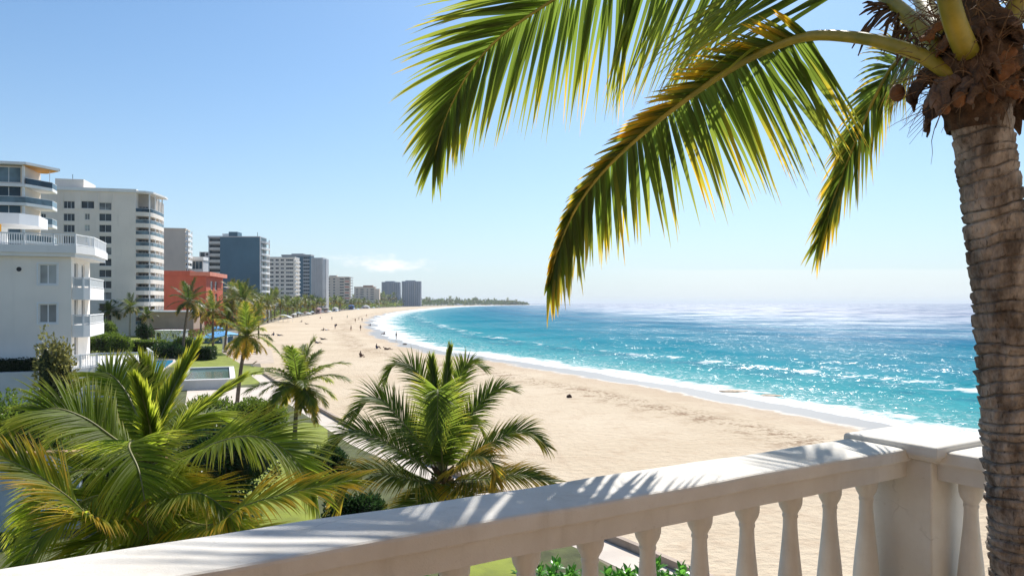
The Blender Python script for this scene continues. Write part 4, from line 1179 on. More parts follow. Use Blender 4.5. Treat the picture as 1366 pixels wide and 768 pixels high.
def window(B, h, gm, y=0.0, depth=.18, axis='y', mull=1, fr=.06, sub=True, casing=0.0, transom=False):
    x0, x1, z0, z1 = h
    def bx(mb, a0, a1, d0, d1, z0_, z1_):
        if axis == 'y': mb.box(a0, a1, y + d0, y + d1, z0_, z1_)
        else: mb.box(y - d1, y - d0, a0, a1, z0_, z1_)
    b = MB()
    d0, d1 = depth - .06, depth - .01
    bx(b, x0, x0 + fr, d0, d1, z0, z1); bx(b, x1 - fr, x1, d0, d1, z0, z1)
    bx(b, x0 + fr, x1 - fr, d0, d1, z0, z0 + fr); bx(b, x0 + fr, x1 - fr, d0, d1, z1 - fr, z1)
    for k in range(1, mull + 1):
        xm = x0 + (x1 - x0) * k / (mull + 1); bx(b, xm - fr / 2, xm + fr / 2, d0, d1, z0 + fr, z1 - fr)
    if transom: bx(b, x0 + fr, x1 - fr, d0 + .005, d1, (z0 + z1) / 2 - fr / 2, (z0 + z1) / 2 + fr / 2)
    if casing:
        c = casing
        bx(b, x0 - c, x1 + c, -.05, -.002, z0 - c, z0 - .001); bx(b, x0 - c, x1 + c, -.05, -.002, z1 + .001, z1 + c)
        bx(b, x0 - c, x0 - .001, -.05, -.002, z0 - .001, z1 + .001); bx(b, x1 + .001, x1 + c, -.05, -.002, z0 - .001, z1 + .001)
    if sub:
        w = B.part(b, 'window', FRAME)
        p = MB(); bx(p, x0 + .005, x1 - .005, depth - .03, depth - .012, z0 + .005, z1 - .005)
        p.build('pane', gm, w)
    else:
        n = len(b.f)
        bx(b, x0 + .005, x1 - .005, depth - .03, depth - .012, z0 + .005, z1 - .005); b.m[n:] = [1] * (len(b.f) - n)
        w = B.part(b, 'window', [FRAME, gm])
    return w

def balcony(B, poly, z, fascia, rail_h, slab_m, rail_m, posts=True, open_edges=None, bar=True):
    """slab over a plan polygon with an upright railing along the listed edges"""
    b = MB(); b.prism(poly, z - fascia * .5, z + fascia * .5)
    o = B.part(b, 'balcony', slab_m)
    r = MB(); n = len(poly); E = open_edges if open_edges is not None else range(n)
    zt = z + fascia * .5
    cx = sum(p[0] for p in poly) / n; cy = sum(p[1] for p in poly) / n
    for k in E:
        a, c = Vector(poly[k]), Vector(poly[(k + 1) % n]); t = (c - a); L_ = t.length; t = t / L_; nn = Vector((-t.y, t.x)) * .06
        a2, c2 = a + nn, c + nn
        w = nn * .4
        r.prism([a2 - w, c2 - w, c2 + w, a2 + w], zt + .003, zt + rail_h, 0)
        if bar:
            w2 = nn * .75
            r.prism([a2 - w2, c2 - w2, c2 + w2, a2 + w2], zt + rail_h, zt + rail_h + .07, 1)
    r.build('railing', [rail_m, FRAME], o)
    return o

# --- white apartment block at the left -------------------------------------------------
B1 = Bd('apartment_block', 'white rendered apartment block with stacked white balconies, nearest at the left', -70, 95, 62, 343, theta=R(20.7), D=8.9)
W1, D1 = B1.W, B1.D
xw0, xw1 = B1.x_at(51.5), B1.x_at(76)
hs = []
for (ya, yb) in ((352, 379), (405, 431), (457, 482)):
    hs.append((xw0, xw1, B1.z_at(yb, xw0), B1.z_at(ya, xw0)))
vent_x, vent_z = B1.x_at(25.5), B1.z_at(359, B1.x_at(25.5))
extra = [(h[0] - 7.2, h[1] - 7.2, h[2], h[3]) for h in hs]
HT1 = B1.z_at(343, W1)
side_doors = [(1.2, 2.9, HT1 - 2.75, HT1 - .35), (1.2, 2.9, HT1 - 5.85, HT1 - 3.45), (1.2, 2.9, HT1 - 8.95, HT1 - 6.55), (4.6, 6.2, HT1 - 2.75, HT1 - .35), (4.6, 6.2, HT1 - 5.85, HT1 - 3.45)]
shell(B1, hs + [e for e in extra if e[0] > 1], W_GREY, HT1, side_holes=side_doors)
for h, g_ in zip(hs, (GL_PALE, GL_GREY, GL_GREY)): window(B1, h, g_, casing=.13, fr=.09)
for h in extra:
    if h[0] > 1: window(B1, h, GL_GREY, casing=.13, fr=.09)
for k, h in enumerate(side_doors):
    w = window(B1, h, GL_DARK, W1, .18, 'x', 1, .08)
b = MB()
n_ = 20
for r0, r1_, y0, y1 in ((.27, .19, -.07, -.002),):
    i0 = len(b.v)
    for j in range(n_):
        a = 2 * math.pi * j / n_
        for rr_, yy in ((r0, y1), (r0, y0), (r1_, y0), (r1_, y1)):
            b.v.append((vent_x + rr_ * math.cos(a), yy, vent_z + rr_ * math.sin(a)))
    for j in range(n_):
        for q in range(3):
            b.f.append((i0 + j * 4 + q, i0 + j * 4 + q + 1, i0 + ((j + 1) % n_) * 4 + q + 1, i0 + ((j + 1) % n_) * 4 + q)); b.m.append(0)
i0 = len(b.v); b.v += [(vent_x + .19 * math.cos(2 * math.pi * j / n_), -.02, vent_z + .19 * math.sin(2 * math.pi * j / n_)) for j in range(n_)]
b.f.append(tuple(range(i0, i0 + n_))); b.m.append(1)
B1.part(b, 'round_vent', [W_GREY, DARKM])
# roof slab with a deep fascia, larger than the walls, and a lip
b = MB()
rp = [(-1, -.45), (W1 + .35, -.45), (W1 + 1.25, 2.2), (W1 + 1.25, D1 + .3), (-1, D1 + .3)]
b.prism(rp, HT1 + .003, HT1 + .30); 
rp2 = [(-1.1, -.62), (W1 + .45, -.62), (W1 + 1.42, 2.15), (W1 + 1.42, D1 + .45), (-1.1, D1 + .45)]
b.prism(rp2, HT1 + .30, HT1 + .93)
B1.part(b, 'roof', W_WHITE)
def balustrade_run(B, parent_name, line, z, h, step=.16, m=FRAME, parent=None):
    b = MB()
    for i in range(len(line) - 1):
        a, c = Vector(line[i]), Vector(line[i + 1]); t = c - a; L_ = t.length; t /= L_; nn = Vector((-t.y, t.x))
        for zz, hh, w in ((z + h - .09, .09, .06), (z + .06, .07, .05)):
            b.prism([a - nn * w, c - nn * w, c + nn * w, a + nn * w], zz, zz + hh)
        k = max(1, int(L_ / step))
        for q in range(k + 1):
            p = a + t * (L_ * q / k); w = .022 if q % 12 else .06; hh = h - .09 if q % 12 else h + .02
            b.box(p.x - w, p.x + w, p.y - w, p.y + w, z + .004, z + hh)
    return b
b = balustrade_run(B1, '', [(-.9, -.5), (W1 + .38, -.5), (W1 + 1.3, 2.2), (W1 + 1.3, D1 + .2)], HT1 + .93, .95, .17)
B1.part(b, 'roof_railing', FRAME)
# balconies on the sea side
for k in range(2):
    zt = B1.z_at(400 + 50 * k, W1 + .8, 0) + .02
    poly = [(W1 + .02, .25), (W1 + .85, .25), (W1 + 1.25, .8), (W1 + 1.25, 8.4), (W1 + .02, 8.4)]
    b = MB(); b.prism(poly, zt, zt + 1.02)
    o = B1.part(b, 'balcony', W_WHITE)
    r = balustrade_run(B1, '', [(W1 + .1, .31), (W1 + .82, .31), (W1 + 1.19, .85), (W1 + 1.19, 8.33)], zt + 1.02, .85, 1.25)
    g_ = MB(); g_.v = []
    rr = r.build('railing', FRAME, o)
    for a, c in (((W1 + .1, .31), (W1 + .82, .31)), ((W1 + .82, .31), (W1 + 1.19, .85)), ((W1 + 1.19, .85), (W1 + 1.19, 8.33))):
        a, c = Vector(a), Vector(c); t = (c - a).normalized(); nn = Vector((-t.y, t.x)) * .012
        g_.prism([a - nn, c - nn, c + nn, a + nn], zt + 1.16, zt + 1.74)
    g_.build('glass_panel', mat('frosted panel', (.50, .52, .53), .3, .05), rr)
# roof pavilion with a white canopy slab and a yellow awning
ztop = HT1 + .93
b = MB(); xa = B1.x_at(48, 4)
b.prism([(-1, 3.4), (xa - 1.1, 3.4), (xa, 5.0), (xa, 8.5), (-1, 8.5)], ztop + 1.98, ztop + 2.9)
cp = B1.part(b, 'canopy', W_WHITE)
b = MB(); b.prism([(-.8, 4.3), (xa - 3.0, 4.3), (xa - 3.0, 8.0), (-.8, 8.0)], ztop + .01, ztop + 1.97)
B1.part(b, 'roof_room', W_WHITE)
b = MB(); xb = xa - 2.6
for i in range(10):
    y0, y1 = -.25 - .02 * i, 0
b.prism([(-.9, 3.6), (xb, 3.6), (xb, 4.28), (-.9, 4.28)], ztop + 1.35, ztop + 1.975)
B1.part(b, 'awning', AWN)

# raised terrace in front and to the right of the block
tl = [Vector((-70, 45.5)), Vector((-35.4, 58.6)), Vector((-34.7, 62.8)), Vector((-30.9, 64.6)), Vector((-37.6, 77)), Vector((-80, 62))]
b = MB(); b.prism([tuple(p) for p in tl], -.05, 3.72)
ter = b.build('terrace', mat('pale terrace wall', (.66, .65, .63), .85, .1, .5, .2, 10, streak=.25)); ter['kind'] = 'structure'
b = balustrade_run(None, '', [(-35.5, 58.75), (-34.8, 62.9), (-31.0, 64.65), (-34.3, 70.5)], 3.72, 1.12, .19)
fr_ = b.build('terrace_fence', FRAME); tag(fr_, 'white slatted railing around the raised terrace beside the white block', 'fence')
hr = empty('hedge', (0, 0, 3.72), 0, 'very dark flat-topped hedge along the terrace before the white block', 'hedge')
b = MB(); rg = random.Random(5)
for k in ('lt', 'lr', 'ly'): b.attr[k] = []
a_, c_ = Vector((-62, 49.2)), Vector((-36.6, 58.7))
t_ = (c_ - a_); nn_ = Vector((-t_.y, t_.x)).normalized()
core = MB(); core.prism([a_ + nn_ * .1, c_ + nn_ * .1, c_ + nn_ * 1.1, a_ + nn_ * 1.1], .004, .86); core.build('dark_core', mat('hedge dark core', (.02, .03, .01)), hr)  # core coloured dark for the shade inside the leaves
for i in range(5200):
    f = rg.random(); p2 = a_ + t_ * rg.random() + nn_ * rg.uniform(0, 1.2); z = rg.uniform(0, .95)
    if f < .6: p2 = a_ + t_ * rg.random() + nn_ * rg.uniform(-.05, .1)
    else: z = rg.uniform(.85, .97)
    p = Vector((p2.x, p2.y, z)); D = Vector((rg.uniform(-1, 1), rg.uniform(-1.4, .3), rg.uniform(-.5, .9))).normalized(); S = D.cross(Vector((rg.uniform(-1, 1), .3, rg.uniform(-1, 1)))).normalized(); s = .11 * rg.uniform(.6, 1.3); i0 = len(b.v)
    b.v += [tuple(p), tuple(p + D * s * .8 + S * s * .45), tuple(p + D * s * 1.6), tuple(p + D * s * .8 - S * s * .45)]
    b.f.append((i0, i0 + 1, i0 + 2, i0 + 3)); b.m.append(0); b.attr['lt'] += [0, .5, .8, .5]; b.attr['lr'] += [rg.random()] * 4; b.attr['ly'] += [0] * 4
b.build('foliage', leafmat('shade dark hedge leaf', (.012, .022, .008), (.015, .03, .01), (.03, .04, .02), trans=.12), hr)  # near-black leaf colour holds the hedge's backlit shade

# --- dark glass penthouse block behind it -----------------------------------------------
B0 = Bd('apartment_tower', 'apartment tower with dark glass penthouse and orange soffit, leftmost at the frame edge', -60, 33, 124, 222, theta=R(15), D=7.5)
W0, D0, H0 = B0.W, B0.D, B0.H
FH = 3.1
lv0 = [H0 - .35 - FH * k for k in range(12)]
holes0 = []
x_ = W0 - .5
for k in range(11):
    zt = H0 - .12 - FH * k; zb = zt - 2.6
    xx = W0 - .6
    while xx > 2:
        holes0.append((xx - 3.6, xx, zb, zt)); xx -= 3.7
shell(B0, holes0, W_BEIGE, H0, depth=.3)
for i, h in enumerate(holes0):
    if h[0] > W0 - 12: window(B0, h, GL_BLUE if i % 3 else GL_RAIL, 0, .3, 'y', 1, .09, sub=False)
b = MB()
b.prism([(-1, -1.2), (W0 + .6, -1.2), (W0 + 3.9, 4.6), (W0 + 1.2, D0), (-1, D0)], H0 + .12, H0 + .55)
rf = B0.part(b, 'roof', W_WHITE)
b = MB(); b.prism([(W0 + .03, -.9), (W0 + .55, -.9), (W0 + 3.65, 4.5), (W0 + 1.1, D0 - .2), (W0 + .03, D0 - .2)], H0 + .02, H0 + .118)
b.build('soffit', ORANGE, rf)
b = MB(); b.box(W0 - .28, W0 + .04, -.35, -.02, 0, H0 + .1); B0.part(b, 'column', W_WHITE)
for k in range(1, 12):
    z = H0 - FH * k
    poly = [(-1, -.55), (W0 + .3, -.55), (W0 + 2.9, 4.0), (W0 + 2.6, D0), (W0 + .02, D0), (W0 + .02, -.02), (-1, -.02)]
    balcony(B0, poly, z - .1, .5, .95, W_WHITE, GL_RAIL if k > 1 else GL_BLUE, open_edges=[0, 1, 2] if k in (2, 4) else [1, 2])
b = MB()
for px_, py_ in ((56, 232),):
    x = W0 + 2.5; b.tube([(x, 3.9, H0 - FH), (x, 3.9, H0 + .02)], .05, 6)
B0.part(b, 'post', FRAME)

# --- cream tower with rounded balconies ---------------------------------------------------
B2 = Bd('hotel_tower', 'tall cream tower with rounded white balconies on its seaward corner', 48, 181, 207, 257, theta=R(14), D=24)
W2, D2, H2 = B2.W, B2.D, B2.H
FH2 = 15.02 * .207
cols = [(84.5, 99.5), (108, 125.5), (132, 148.5)]
holes2 = []; wins = []
for ci, (pa, pb) in enumerate(cols):
    xa_, xb_ = B2.x_at(pa), B2.x_at(pb)
    for k in range(12):
        y0 = (268 if ci < 2 else 270) + 15.02 * k if k == 0 else 284.5 + 15.02 * (k - 1)
        zt = B2.z_at(y0, xa_); zb = B2.z_at(y0 + (9.8 if k == 0 else 10), xa_)
        xr_, xl_ = xb_, xa_
        if ci == 1 and k > 0: xl_ = xa_ + .9; xr_ = xb_ - 1.1; zb += .35; 
        if zb < 1: continue
        holes2.append((xl_, xr_, zb, zt)); wins.append((ci, k))
for pa, pb in ((54.5, 61),):
    for k in range(11):
        xa_, xb_ = B2.x_at(pa), B2.x_at(pb); zt = B2.z_at(285 + 15.02 * k, xa_)
        if zt > 5: holes2.append((xa_, xb_, zt - 1.05, zt)); wins.append((3, k))
shell(B2, holes2, W_CREAM, H2, depth=.35)
for h, (ci, k) in zip(holes2, wins):
    window(B2, h, (GL_DARK, GL_PALE, GL_DARK if k % 4 else GL_GREY, GL_DARK)[ci] if not (ci == 1 and k == 0) else GL_DARK, 0, .35, 'y', 1 if ci else 2, .07, sub=False)
# shallow framed panels above the top windows, pilasters
b = MB()
for pa, pb in ((81, 84), (100, 108), (126, 132), (149.5, 152)):
    xa_, xb_ = B2.x_at(pa), B2.x_at(pb)
    b = MB(); b.box(xa_, xb_, -.22, -.003, B2.z_at(279, xa_), H2 - .4)
    B2.part(b, 'pilaster', W_CREAM)
for k in range(1, 12):
    b = MB(); z = B2.z_at(281 + 15.02 * (k - 1), W2 * .6); b.box(.3, W2 - .05, -.05, -.003, z - .08, z + .08)
    if z > 2: B2.part(b, 'floor_band', W_CREAM)
b = MB(); b.prism([(-.4, -.5), (W2 + .3, -.5), (W2 + .3, D2), (-.4, D2)], H2 + .003, H2 + .9)
b.prism([(W2 + .303, -.35), (W2 + 2.6, -.1), (W2 + 4.2, 1.6), (W2 + 5.6, 10), (W2 + 5.6, 14), (W2 + .303, 14)], H2 + .05, H2 + .55)
B2.part(b, 'roof', W_WHITE)
b = MB(); x0_, x1_ = B2.x_at(70), B2.x_at(110, 1)
b.box(x0_, x1_, 2.0, 13.0, H2 + .905, B2.z_at(238, x0_, 2))
B2.part(b, 'lift_house', W_CREAM)
b = MB(); xm = B2.x_at(97, 4); b.tube([(xm, 4, B2.z_at(238, xm, 2) - .1), (xm, 4, B2.z_at(231, xm, 2))], .07, 5); B2.part(b, 'antenna', DARKM)
b = MB(); b.box(W2 + .003, W2 + 2.6, 3.0, D2 - .3, 0, H2); B2.part(b, 'inner_wall', LOGGIA)
plan = [(W2 + .02, .05), (W2 + 2.1, .12), (W2 + 3.0, .45), (W2 + 3.6, 1.1), (W2 + 4.0, 2.4), (W2 + 4.25, 4.5), (W2 + 4.5, 8), (W2 + 4.6, 11), (W2 + 4.6, 13.5), (W2 + .02, 13.5)]
zb0 = B2.z_at(285.5, W2 + 2, .1)
for k in range(12):
    z = zb0 - FH2 * k
    if z < 1.2: break
    balcony(B2, plan, z, 1.15 if k < 11 else 1.0, .95, W_CREAM, GL_RAIL if k else GL_BLUE, open_edges=list(range(8)))
    # glazing and door frames of this floor
    g_ = MB()
    for j in range(3): g_.box(W2 + .25 + j * .8, W2 + .95 + j * .8, 2.93, 2.985, z + .6, z + 2.3)
    for j in range(3): g_.box(W2 + 2.615, W2 + 2.67, 3.4 + j * 3.3, 6.3 + j * 3.3, z + .6, z + 2.3)
    B2.part(g_, 'balcony_door', GL_DARK)
for x, y in ((W2 + 3.3, .95), (W2 + 4.05, 4.6), (W2 + 4.3, 8.2), (W2 + 4.4, 12)):
    b = MB(); b.box(x - .14, x + .14, y - .14, y + .14, 0, H2 + .04); B2.part(b, 'column', W_WHITE)

# --- beige slab with small side balconies -------------------------------------------------
B3 = Bd('apartment_tower', 'beige blank-walled slab just right of the cream tower, above the coral building', 205, 247, 410, 306, xe=253, D=15)
shell(B3, [], W_BEIGE, depth=.3)
b = MB(); b.box(-.4, B3.W + .4, -.4, B3.D + .3, B3.H + .003, B3.H + .6); B3.part(b, 'roof', W_BEIGE)
for k in range(14):
    z = B3.H - 3.0 * (k + 1)
    if z < 6: break
    b = MB(); b.box(B3.W + .01, B3.W + 1.5, .3, B3.D - .3, z, z + 1.45); B3.part(b, 'balcony', W_WHITE)
    g_ = MB(); g_.box(B3.W + .01, B3.W + .06, 2, B3.D - 2, z + 1.46, z + 2.7); B3.part(g_, 'balcony_door', GL_DARK)
for y in (.35, B3.D - .45):
    b = MB(); b.box(B3.W + 1.0, B3.W + 1.49, y, y + .2, 2, B3.H); B3.part(b, 'column', W_WHITE)

# --- coral building -------------------------------------------------------------------------
B4 = Bd('coral_building', 'low coral red building with pale window bay, in front of the blue tower', 215, 275, 262, 368, theta=R(9), D=26)
W4, D4, H4 = B4.W, B4.D, B4.H
sideh = [(6.5, 10.5, H4 - 4.8, H4 - 1.6), (13, 17, H4 - 4.8, H4 - 1.6), (6.5, 10.5, H4 - 9, H4 - 6), (13, 17, H4 - 9, H4 - 6)]
shell(B4, [], W_CORAL, side_holes=sideh, depth=.3)
for h in sideh: window(B4, h, GL_GREY, W4, .3, 'x', 2, .1)
xs = B4.x_at(254.5)
b = MB(); b.box(xs, W4 + 1.6, -1.3, D4, H4 + .003, H4 + 1.4); B4.part(b, 'roof', W_CORALL)
b = MB(); b.box(-.3, xs - .05, -.3, 12, H4 + .003, H4 + 1.75); B4.part(b, 'parapet', W_CORAL)
b = MB(); b.box(W4 + .003, W4 + .25, 4.5, 19, H4 - 5.4, H4 - .9)
b2 = MB(); b2.box(W4 + .005, W4 + 5.5, 3, 24, -.05, H4 - 10.5); B4.part(b2, 'annex', W_CORAL)
b2 = MB(); b2.prism([(W4 + .005, 2.6), (W4 + 6.1, 2.6), (W4 + 6.1, 24.4), (W4 + .005, 24.4)], H4 - 10.497, H4 - 9.9); B4.part(b2, 'annex_roof', W_CORALL)

# --- white barrel roof hall ------------------------------------------------------------------
hx = P(296, 395, 300); hall = empty('beach_hall', (hx.x, 300, 0), 0, 'white curved roof of a hall between coral building and spiky palm', 'building')
b = MB(); n_ = 14
pr = [(10.5 * f, 11.8 + 4.0 * math.cos(f * 1.45)) for f in [q / n_ for q in range(n_ + 1)]]
i0 = 0
for x, z in pr: b.v += [(x - 1.0, 0, z), (x - 1.0, 14, z), (x - 1.0, 0, z - .35), (x - 1.0, 14, z - .35)]
for q in range(n_):
    o = q * 4
    for f in ((0, 4, 5, 1), (2, 3, 7, 6), (0, 2, 6, 4), (1, 5, 7, 3)): b.f.append(tuple(o + k for k in f)); b.m.append(0)
b.f.append((0, 1, 3, 2)); o = n_ * 4; b.f.append((o, o + 2, o + 3, o + 1)); b.m += [0, 0]
b.build('roof', W_WHITE, hall)
b = MB(); b.box(-.6, 8.6, .5, 13.5, -.05, 11.9); b.build('wall', LOGGIA, hall)

# --- dark glass and grey office behind ---------------------------------------------------------
B5 = Bd('office_building', 'small dark glass office with white roof slab left of the blue tower', 250, 271, 430, 347, theta=R(5), D=14)
shell(B5, [(.6, B5.W - .5, B5.H - 5.2, B5.H - .6)], W_LGRAY, depth=.25)
window(B5, (.6, B5.W - .5, B5.H - 5.2, B5.H - .6), GL_BLUE, 0, .25, 'y', 3, .12)
b = MB(); b.box(-1, B5.W + .5, -1, B5.D, B5.H + .003, B5.H + 1.9); B5.part(b, 'roof', W_WHITE)
b = MB(); b.box(-.5, B5.W + .3, -1.8, -.01, B5.H - 8.4, B5.H - 7.6); B5.part(b, 'canopy', W_WHITE)
B5b = Bd('office_tower', 'grey tower with dark top corner tucked behind the small glass office', 266, 282, 460, 336, theta=R(5), D=14)
h_ = [(.5, 3.2, B5b.H - 4.3, B5b.H - .3), (3.6, B5b.W - .6, B5b.H - 2.3, B5b.H - .6)]
shell(B5b, h_, W_GRAYC)
for h in h_: window(B5b, h, GL_BLUE, 0, .18, 'y', 0, .1)
# --- white balcony tower at the left of the blue one ---------------------------------------------
B6 = Bd('apartment_tower', 'white tower with curved grey balconies on the left flank of the blue tower', 278, 296, 392, 317, theta=R(5), D=16)
b = MB(); b.box(0, B6.W, 1.5, B6.D, -.05, B6.H); B6.part(b, 'wall', W_GRAYC)
b = MB(); b.box(-.3, B6.W + .3, -.3, B6.D, B6.H + .003, B6.H + .9); b.box(B6.W * .9, B6.W + 6, 3, 12, B6.H + .9, B6.H + 2.4); B6.part(b, 'roof', W_WHITE)
for k in range(12):
    z = B6.H - 3.2 * (k + 1)
    if z < 4: break
    b = MB(); b.prism([(.1, .05), (B6.W * .3, -.25), (B6.W * .7, -.25), (B6.W - .1, .05), (B6.W - .1, 1.49), (.1, 1.49)], z - .1, z + 1.25); B6.part(b, 'balcony', W_CREAM)
    g_ = MB(); g_.box(.5, B6.W - .5, 1.42, 1.485, z + 1.26, z + 2.6); B6.part(g_, 'balcony_door', GL_DARK)
for x in (0, B6.W - .25):
    b = MB(); b.box(x, x + .35, -.1, 1.4, 0, B6.H); B6.part(b, 'column', W_WHITE)
# --- blue slab -------------------------------------------------------------------------------------
B7 = Bd('blue_tower', 'slate blue windowless slab tower with a white balcony side facing the sea', 293.5, 346.5, 370, 316.5, theta=R(2), D=11.5)
W7, H7, D7 = B7.W, B7.H, B7.D
shell(B7, [], W_BLUE)
b = MB(); b.box(-.15, W7 + .05, -.12, D7, H7 + .003, H7 + .5); B7.part(b, 'roof', W_LGRAY)
b = MB(); b.box(B7.x_at(304.8), B7.x_at(316.5), .3, 7, H7 + .505, H7 + 2.7); B7.part(b, 'lift_house', W_BLUE)
b = MB(); b.box(W7 + .005, W7 + .5, -.15, .35, 0, H7 + .3); b.box(W7 + 1.2, W7 + 1.7, D7 - .4, D7, 0, H7 - .5); B7.part(b, 'column', W_WHITE)
b = MB(); xm = B7.x_at(343.5, 2); b.tube([(xm, 2, H7 + .4), (xm, 2, H7 + 2.6)], .12, 5); B7.part(b, 'antenna', DARKM)
for k in range(14):
    z = H7 - 3.05 * (k + 1) + .3
    if z < 3: break
    b = MB(); b.prism([(W7 + .01, .36), (W7 + 1.0, .36), (W7 + 1.9, 4), (W7 + 1.9, D7 - .45), (W7 + .01, D7 - .45)], z, z + 1.05)
    o = B7.part(b, 'balcony', W_WHITE if k % 3 else W_LGRAY)
    g_ = MB(); g_.box(W7 + .01, W7 + .06, .8, D7 - .8, z + 1.06, z + 2.9); g_.build('glazing', GL_BLUE, o)
# --- white hotel with window grid ---------------------------------------------------------------------
B8 = Bd('hotel', 'white hotel with regular window grid right of the blue tower', 352, 393, 620, 343.5, theta=R(3), D=17)
W8, H8, D8 = B8.W, B8.H, B8.D
hs8 = []
for k in range(10):
    zt = H8 - 1.3 - 3.41 * k
    if zt < 5: break
    for pa, pb in ((359.8, 364.8), (367.3, 371.8), (374.2, 378.6), (381.2, 391)):
        hs8.append((B8.x_at(pa), B8.x_at(pb), zt - 1.55, zt))
sd8 = [(1.5, D8 - 1.5, H8 - 1.5 - 3.41 * k - 1.5, H8 - 1.5 - 3.41 * k) for k in range(11) if H8 - 1.5 - 3.41 * k > 6]
shell(B8, hs8, W_CREAM, depth=.6, side_holes=sd8)
for i, h in enumerate(hs8): window(B8, h, GL_DARK if i % 5 else GL_GREY, 0, .6, 'y', 1 if i % 4 < 3 else 3, .1, sub=False)
for h in sd8: window(B8, h, GL_GREY, W8, .6, 'x', 4, .12, sub=False)
b = MB(); b.box(-.2, W8 + .3, -.3, D8, H8 + .003, H8 + .55); B8.part(b, 'roof', W_WHITE)
for k in range(11):
    z = H8 - 3.41 * k - 3.5
    if z < 5: break
    b = MB(); b.box(W8 + .004, W8 + 1.0, .3, D8 - .3, z, z + .9); B8.part(b, 'balcony', W_WHITE)
# --- dark striped block and pale ribbed tower ------------------------------------------------------------
B9 = Bd('office_block', 'dark blue striped block with grey flat roof behind the white hotel', 376, 414.5, 800, 341.5, theta=R(-2), D=12)
hs9 = [(B9.x_at(404.6), B9.x_at(412.6), B9.H - 3.0 - 3.85 * k, B9.H - .9 - 3.85 * k) for k in range(13) if B9.H - 3.0 - 3.85 * k > 3]
shell(B9, hs9, W_BLUE, depth=.4)
for h in hs9: window(B9, h, GL_BLUE, 0, .4, 'y', 2, .12, sub=False)
b = MB(); b.box(-.5, B9.W + .2, -.5, B9.D, B9.H + .003, B9.H + 1.6); b.box(B9.x_at(388), B9.x_at(404), 2, 10, B9.H + 1.605, B9.H + 2.8); B9.part(b, 'roof', W_GRAYC)
for k in range(13):
    z = B9.H - 3.85 * k - 4.5
    if z < 3: break
    b = MB(); b.box(B9.x_at(404.3), B9.x_at(412.9), -.55, -.004, z + .1, z + 1.1); B9.part(b, 'balcony', W_LGRAY)
B10 = Bd('ribbed_tower', 'pale grey tower with vertical ribs, right end of the hotel row', 415, 431, 770, 345, theta=R(-4), D=12)
shell(B10, [], W_LGRAY)
for k in range(7):
    x = B10.W * (k + .5) / 7
    b = MB(); b.box(x - .42, x + .42, -.6, -.004, 0, B10.H + .3); B10.part(b, 'rib', W_LGRAY)
b = MB(); b.prism([(B10.W + .004, .2), (B10.W + 1.6, 2.4), (B10.W + 2.2, 6), (B10.W + 2.2, 11.8), (B10.W + .004, 11.8)], 0, B10.H - .4); B10.part(b, 'curved_bay', W_LGRAY)
b = MB(); b.box(B10.W + 1.9, B10.W + 2.25, 3, 11, 0, B10.H); B10.part(b, 'fin', W_LGRAY)
b = MB(); b.box(.4, B10.W - .3, .5, 11, B10.H + .003, B10.H + 1.1); B10.part(b, 'roof', W_LGRAY)
# --- beige blocks further along ------------------------------------------------------------------------------
B11 = Bd('apartment_block', 'beige block with open scaffold-like balconies right of the ribbed tower', 436.5, 466, 1220, 369.5, theta=R(3), D=16)
hs11 = []
for k in range(8):
    zt = B11.H - 2.2 - 4.55 * k
    if zt < 6: break
    for pa, pb in ((438, 440.2), (444.3, 447), (453, 458.6)): hs11.append((B11.x_at(pa), B11.x_at(pb), zt - 2.1, zt))
shell(B11, hs11, W_BEIGE, depth=.9)
for h in hs11: window(B11, h, GL_DARK, 0, .9, 'y', 1, .12, sub=False)
b = MB(); b.box(B11.x_at(439), B11.x_at(449), 2, 9, B11.H + .6, B11.H + 2.8); b.box(-.4, B11.W + .4, -.4, B11.D, B11.H + .003, B11.H + .6); B11.part(b, 'roof', W_BEIGE)
for k in range(9):
    z = B11.H - 4.55 * k - 1.2
    if z < 6: break
    b = MB(); b.box(B11.W + .004, B11.W + 5.0, .5, 12, z, z + .9); B11.part(b, 'balcony', W_LGRAY)
    g_ = MB(); g_.box(B11.x_at(460), B11.W - .3, -.25, -.003, z - 2.2, z - .4); B11.part(g_, 'balcony_door', W_CORALL if k % 2 else GL_DARK)
for x in (B11.W + 1.6, B11.W + 4.6):
    b = MB(); b.box(x, x + .35, .6, 1.0, 0, B11.H); B11.part(b, 'column', W_LGRAY)
B12 = Bd('apartment_block', 'low stepped beige block left of the twin grey towers', 472.5, 500, 1600, 383, theta=R(2), D=20)
hs12 = [(B12.x_at(pa), B12.x_at(pb), zt - 2.4, zt) for zt in (B12.H - 4, B12.H - 9, B12.H - 14, B12.H - 19, B12.H - 24) for pa, pb in ((475, 477.5), (480.5, 485), (489, 491), (494, 498.5))]
shell(B12, hs12, W_BEIGE, depth=1.0)
for h in hs12: window(B12, h, GL_DARK, 0, 1.0, 'y', 1, .15, sub=False)
b = MB(); b.box(-.5, B12.W + .5, -.5, 20, B12.H + .003, B12.H + .9); b.box(B12.x_at(484), B12.x_at(497), 3, 14, B12.H + .9, B12.H + 4.0); B12.part(b, 'roof', mat('tiled roof', (.5, .30, .2), .85, .2, .2))
b = MB(); b.box(B12.W + .003, B12.W + 9.0, 2, 18, -.05, B12.H - 3.2); B12.part(b, 'annex', W_BEIGE)
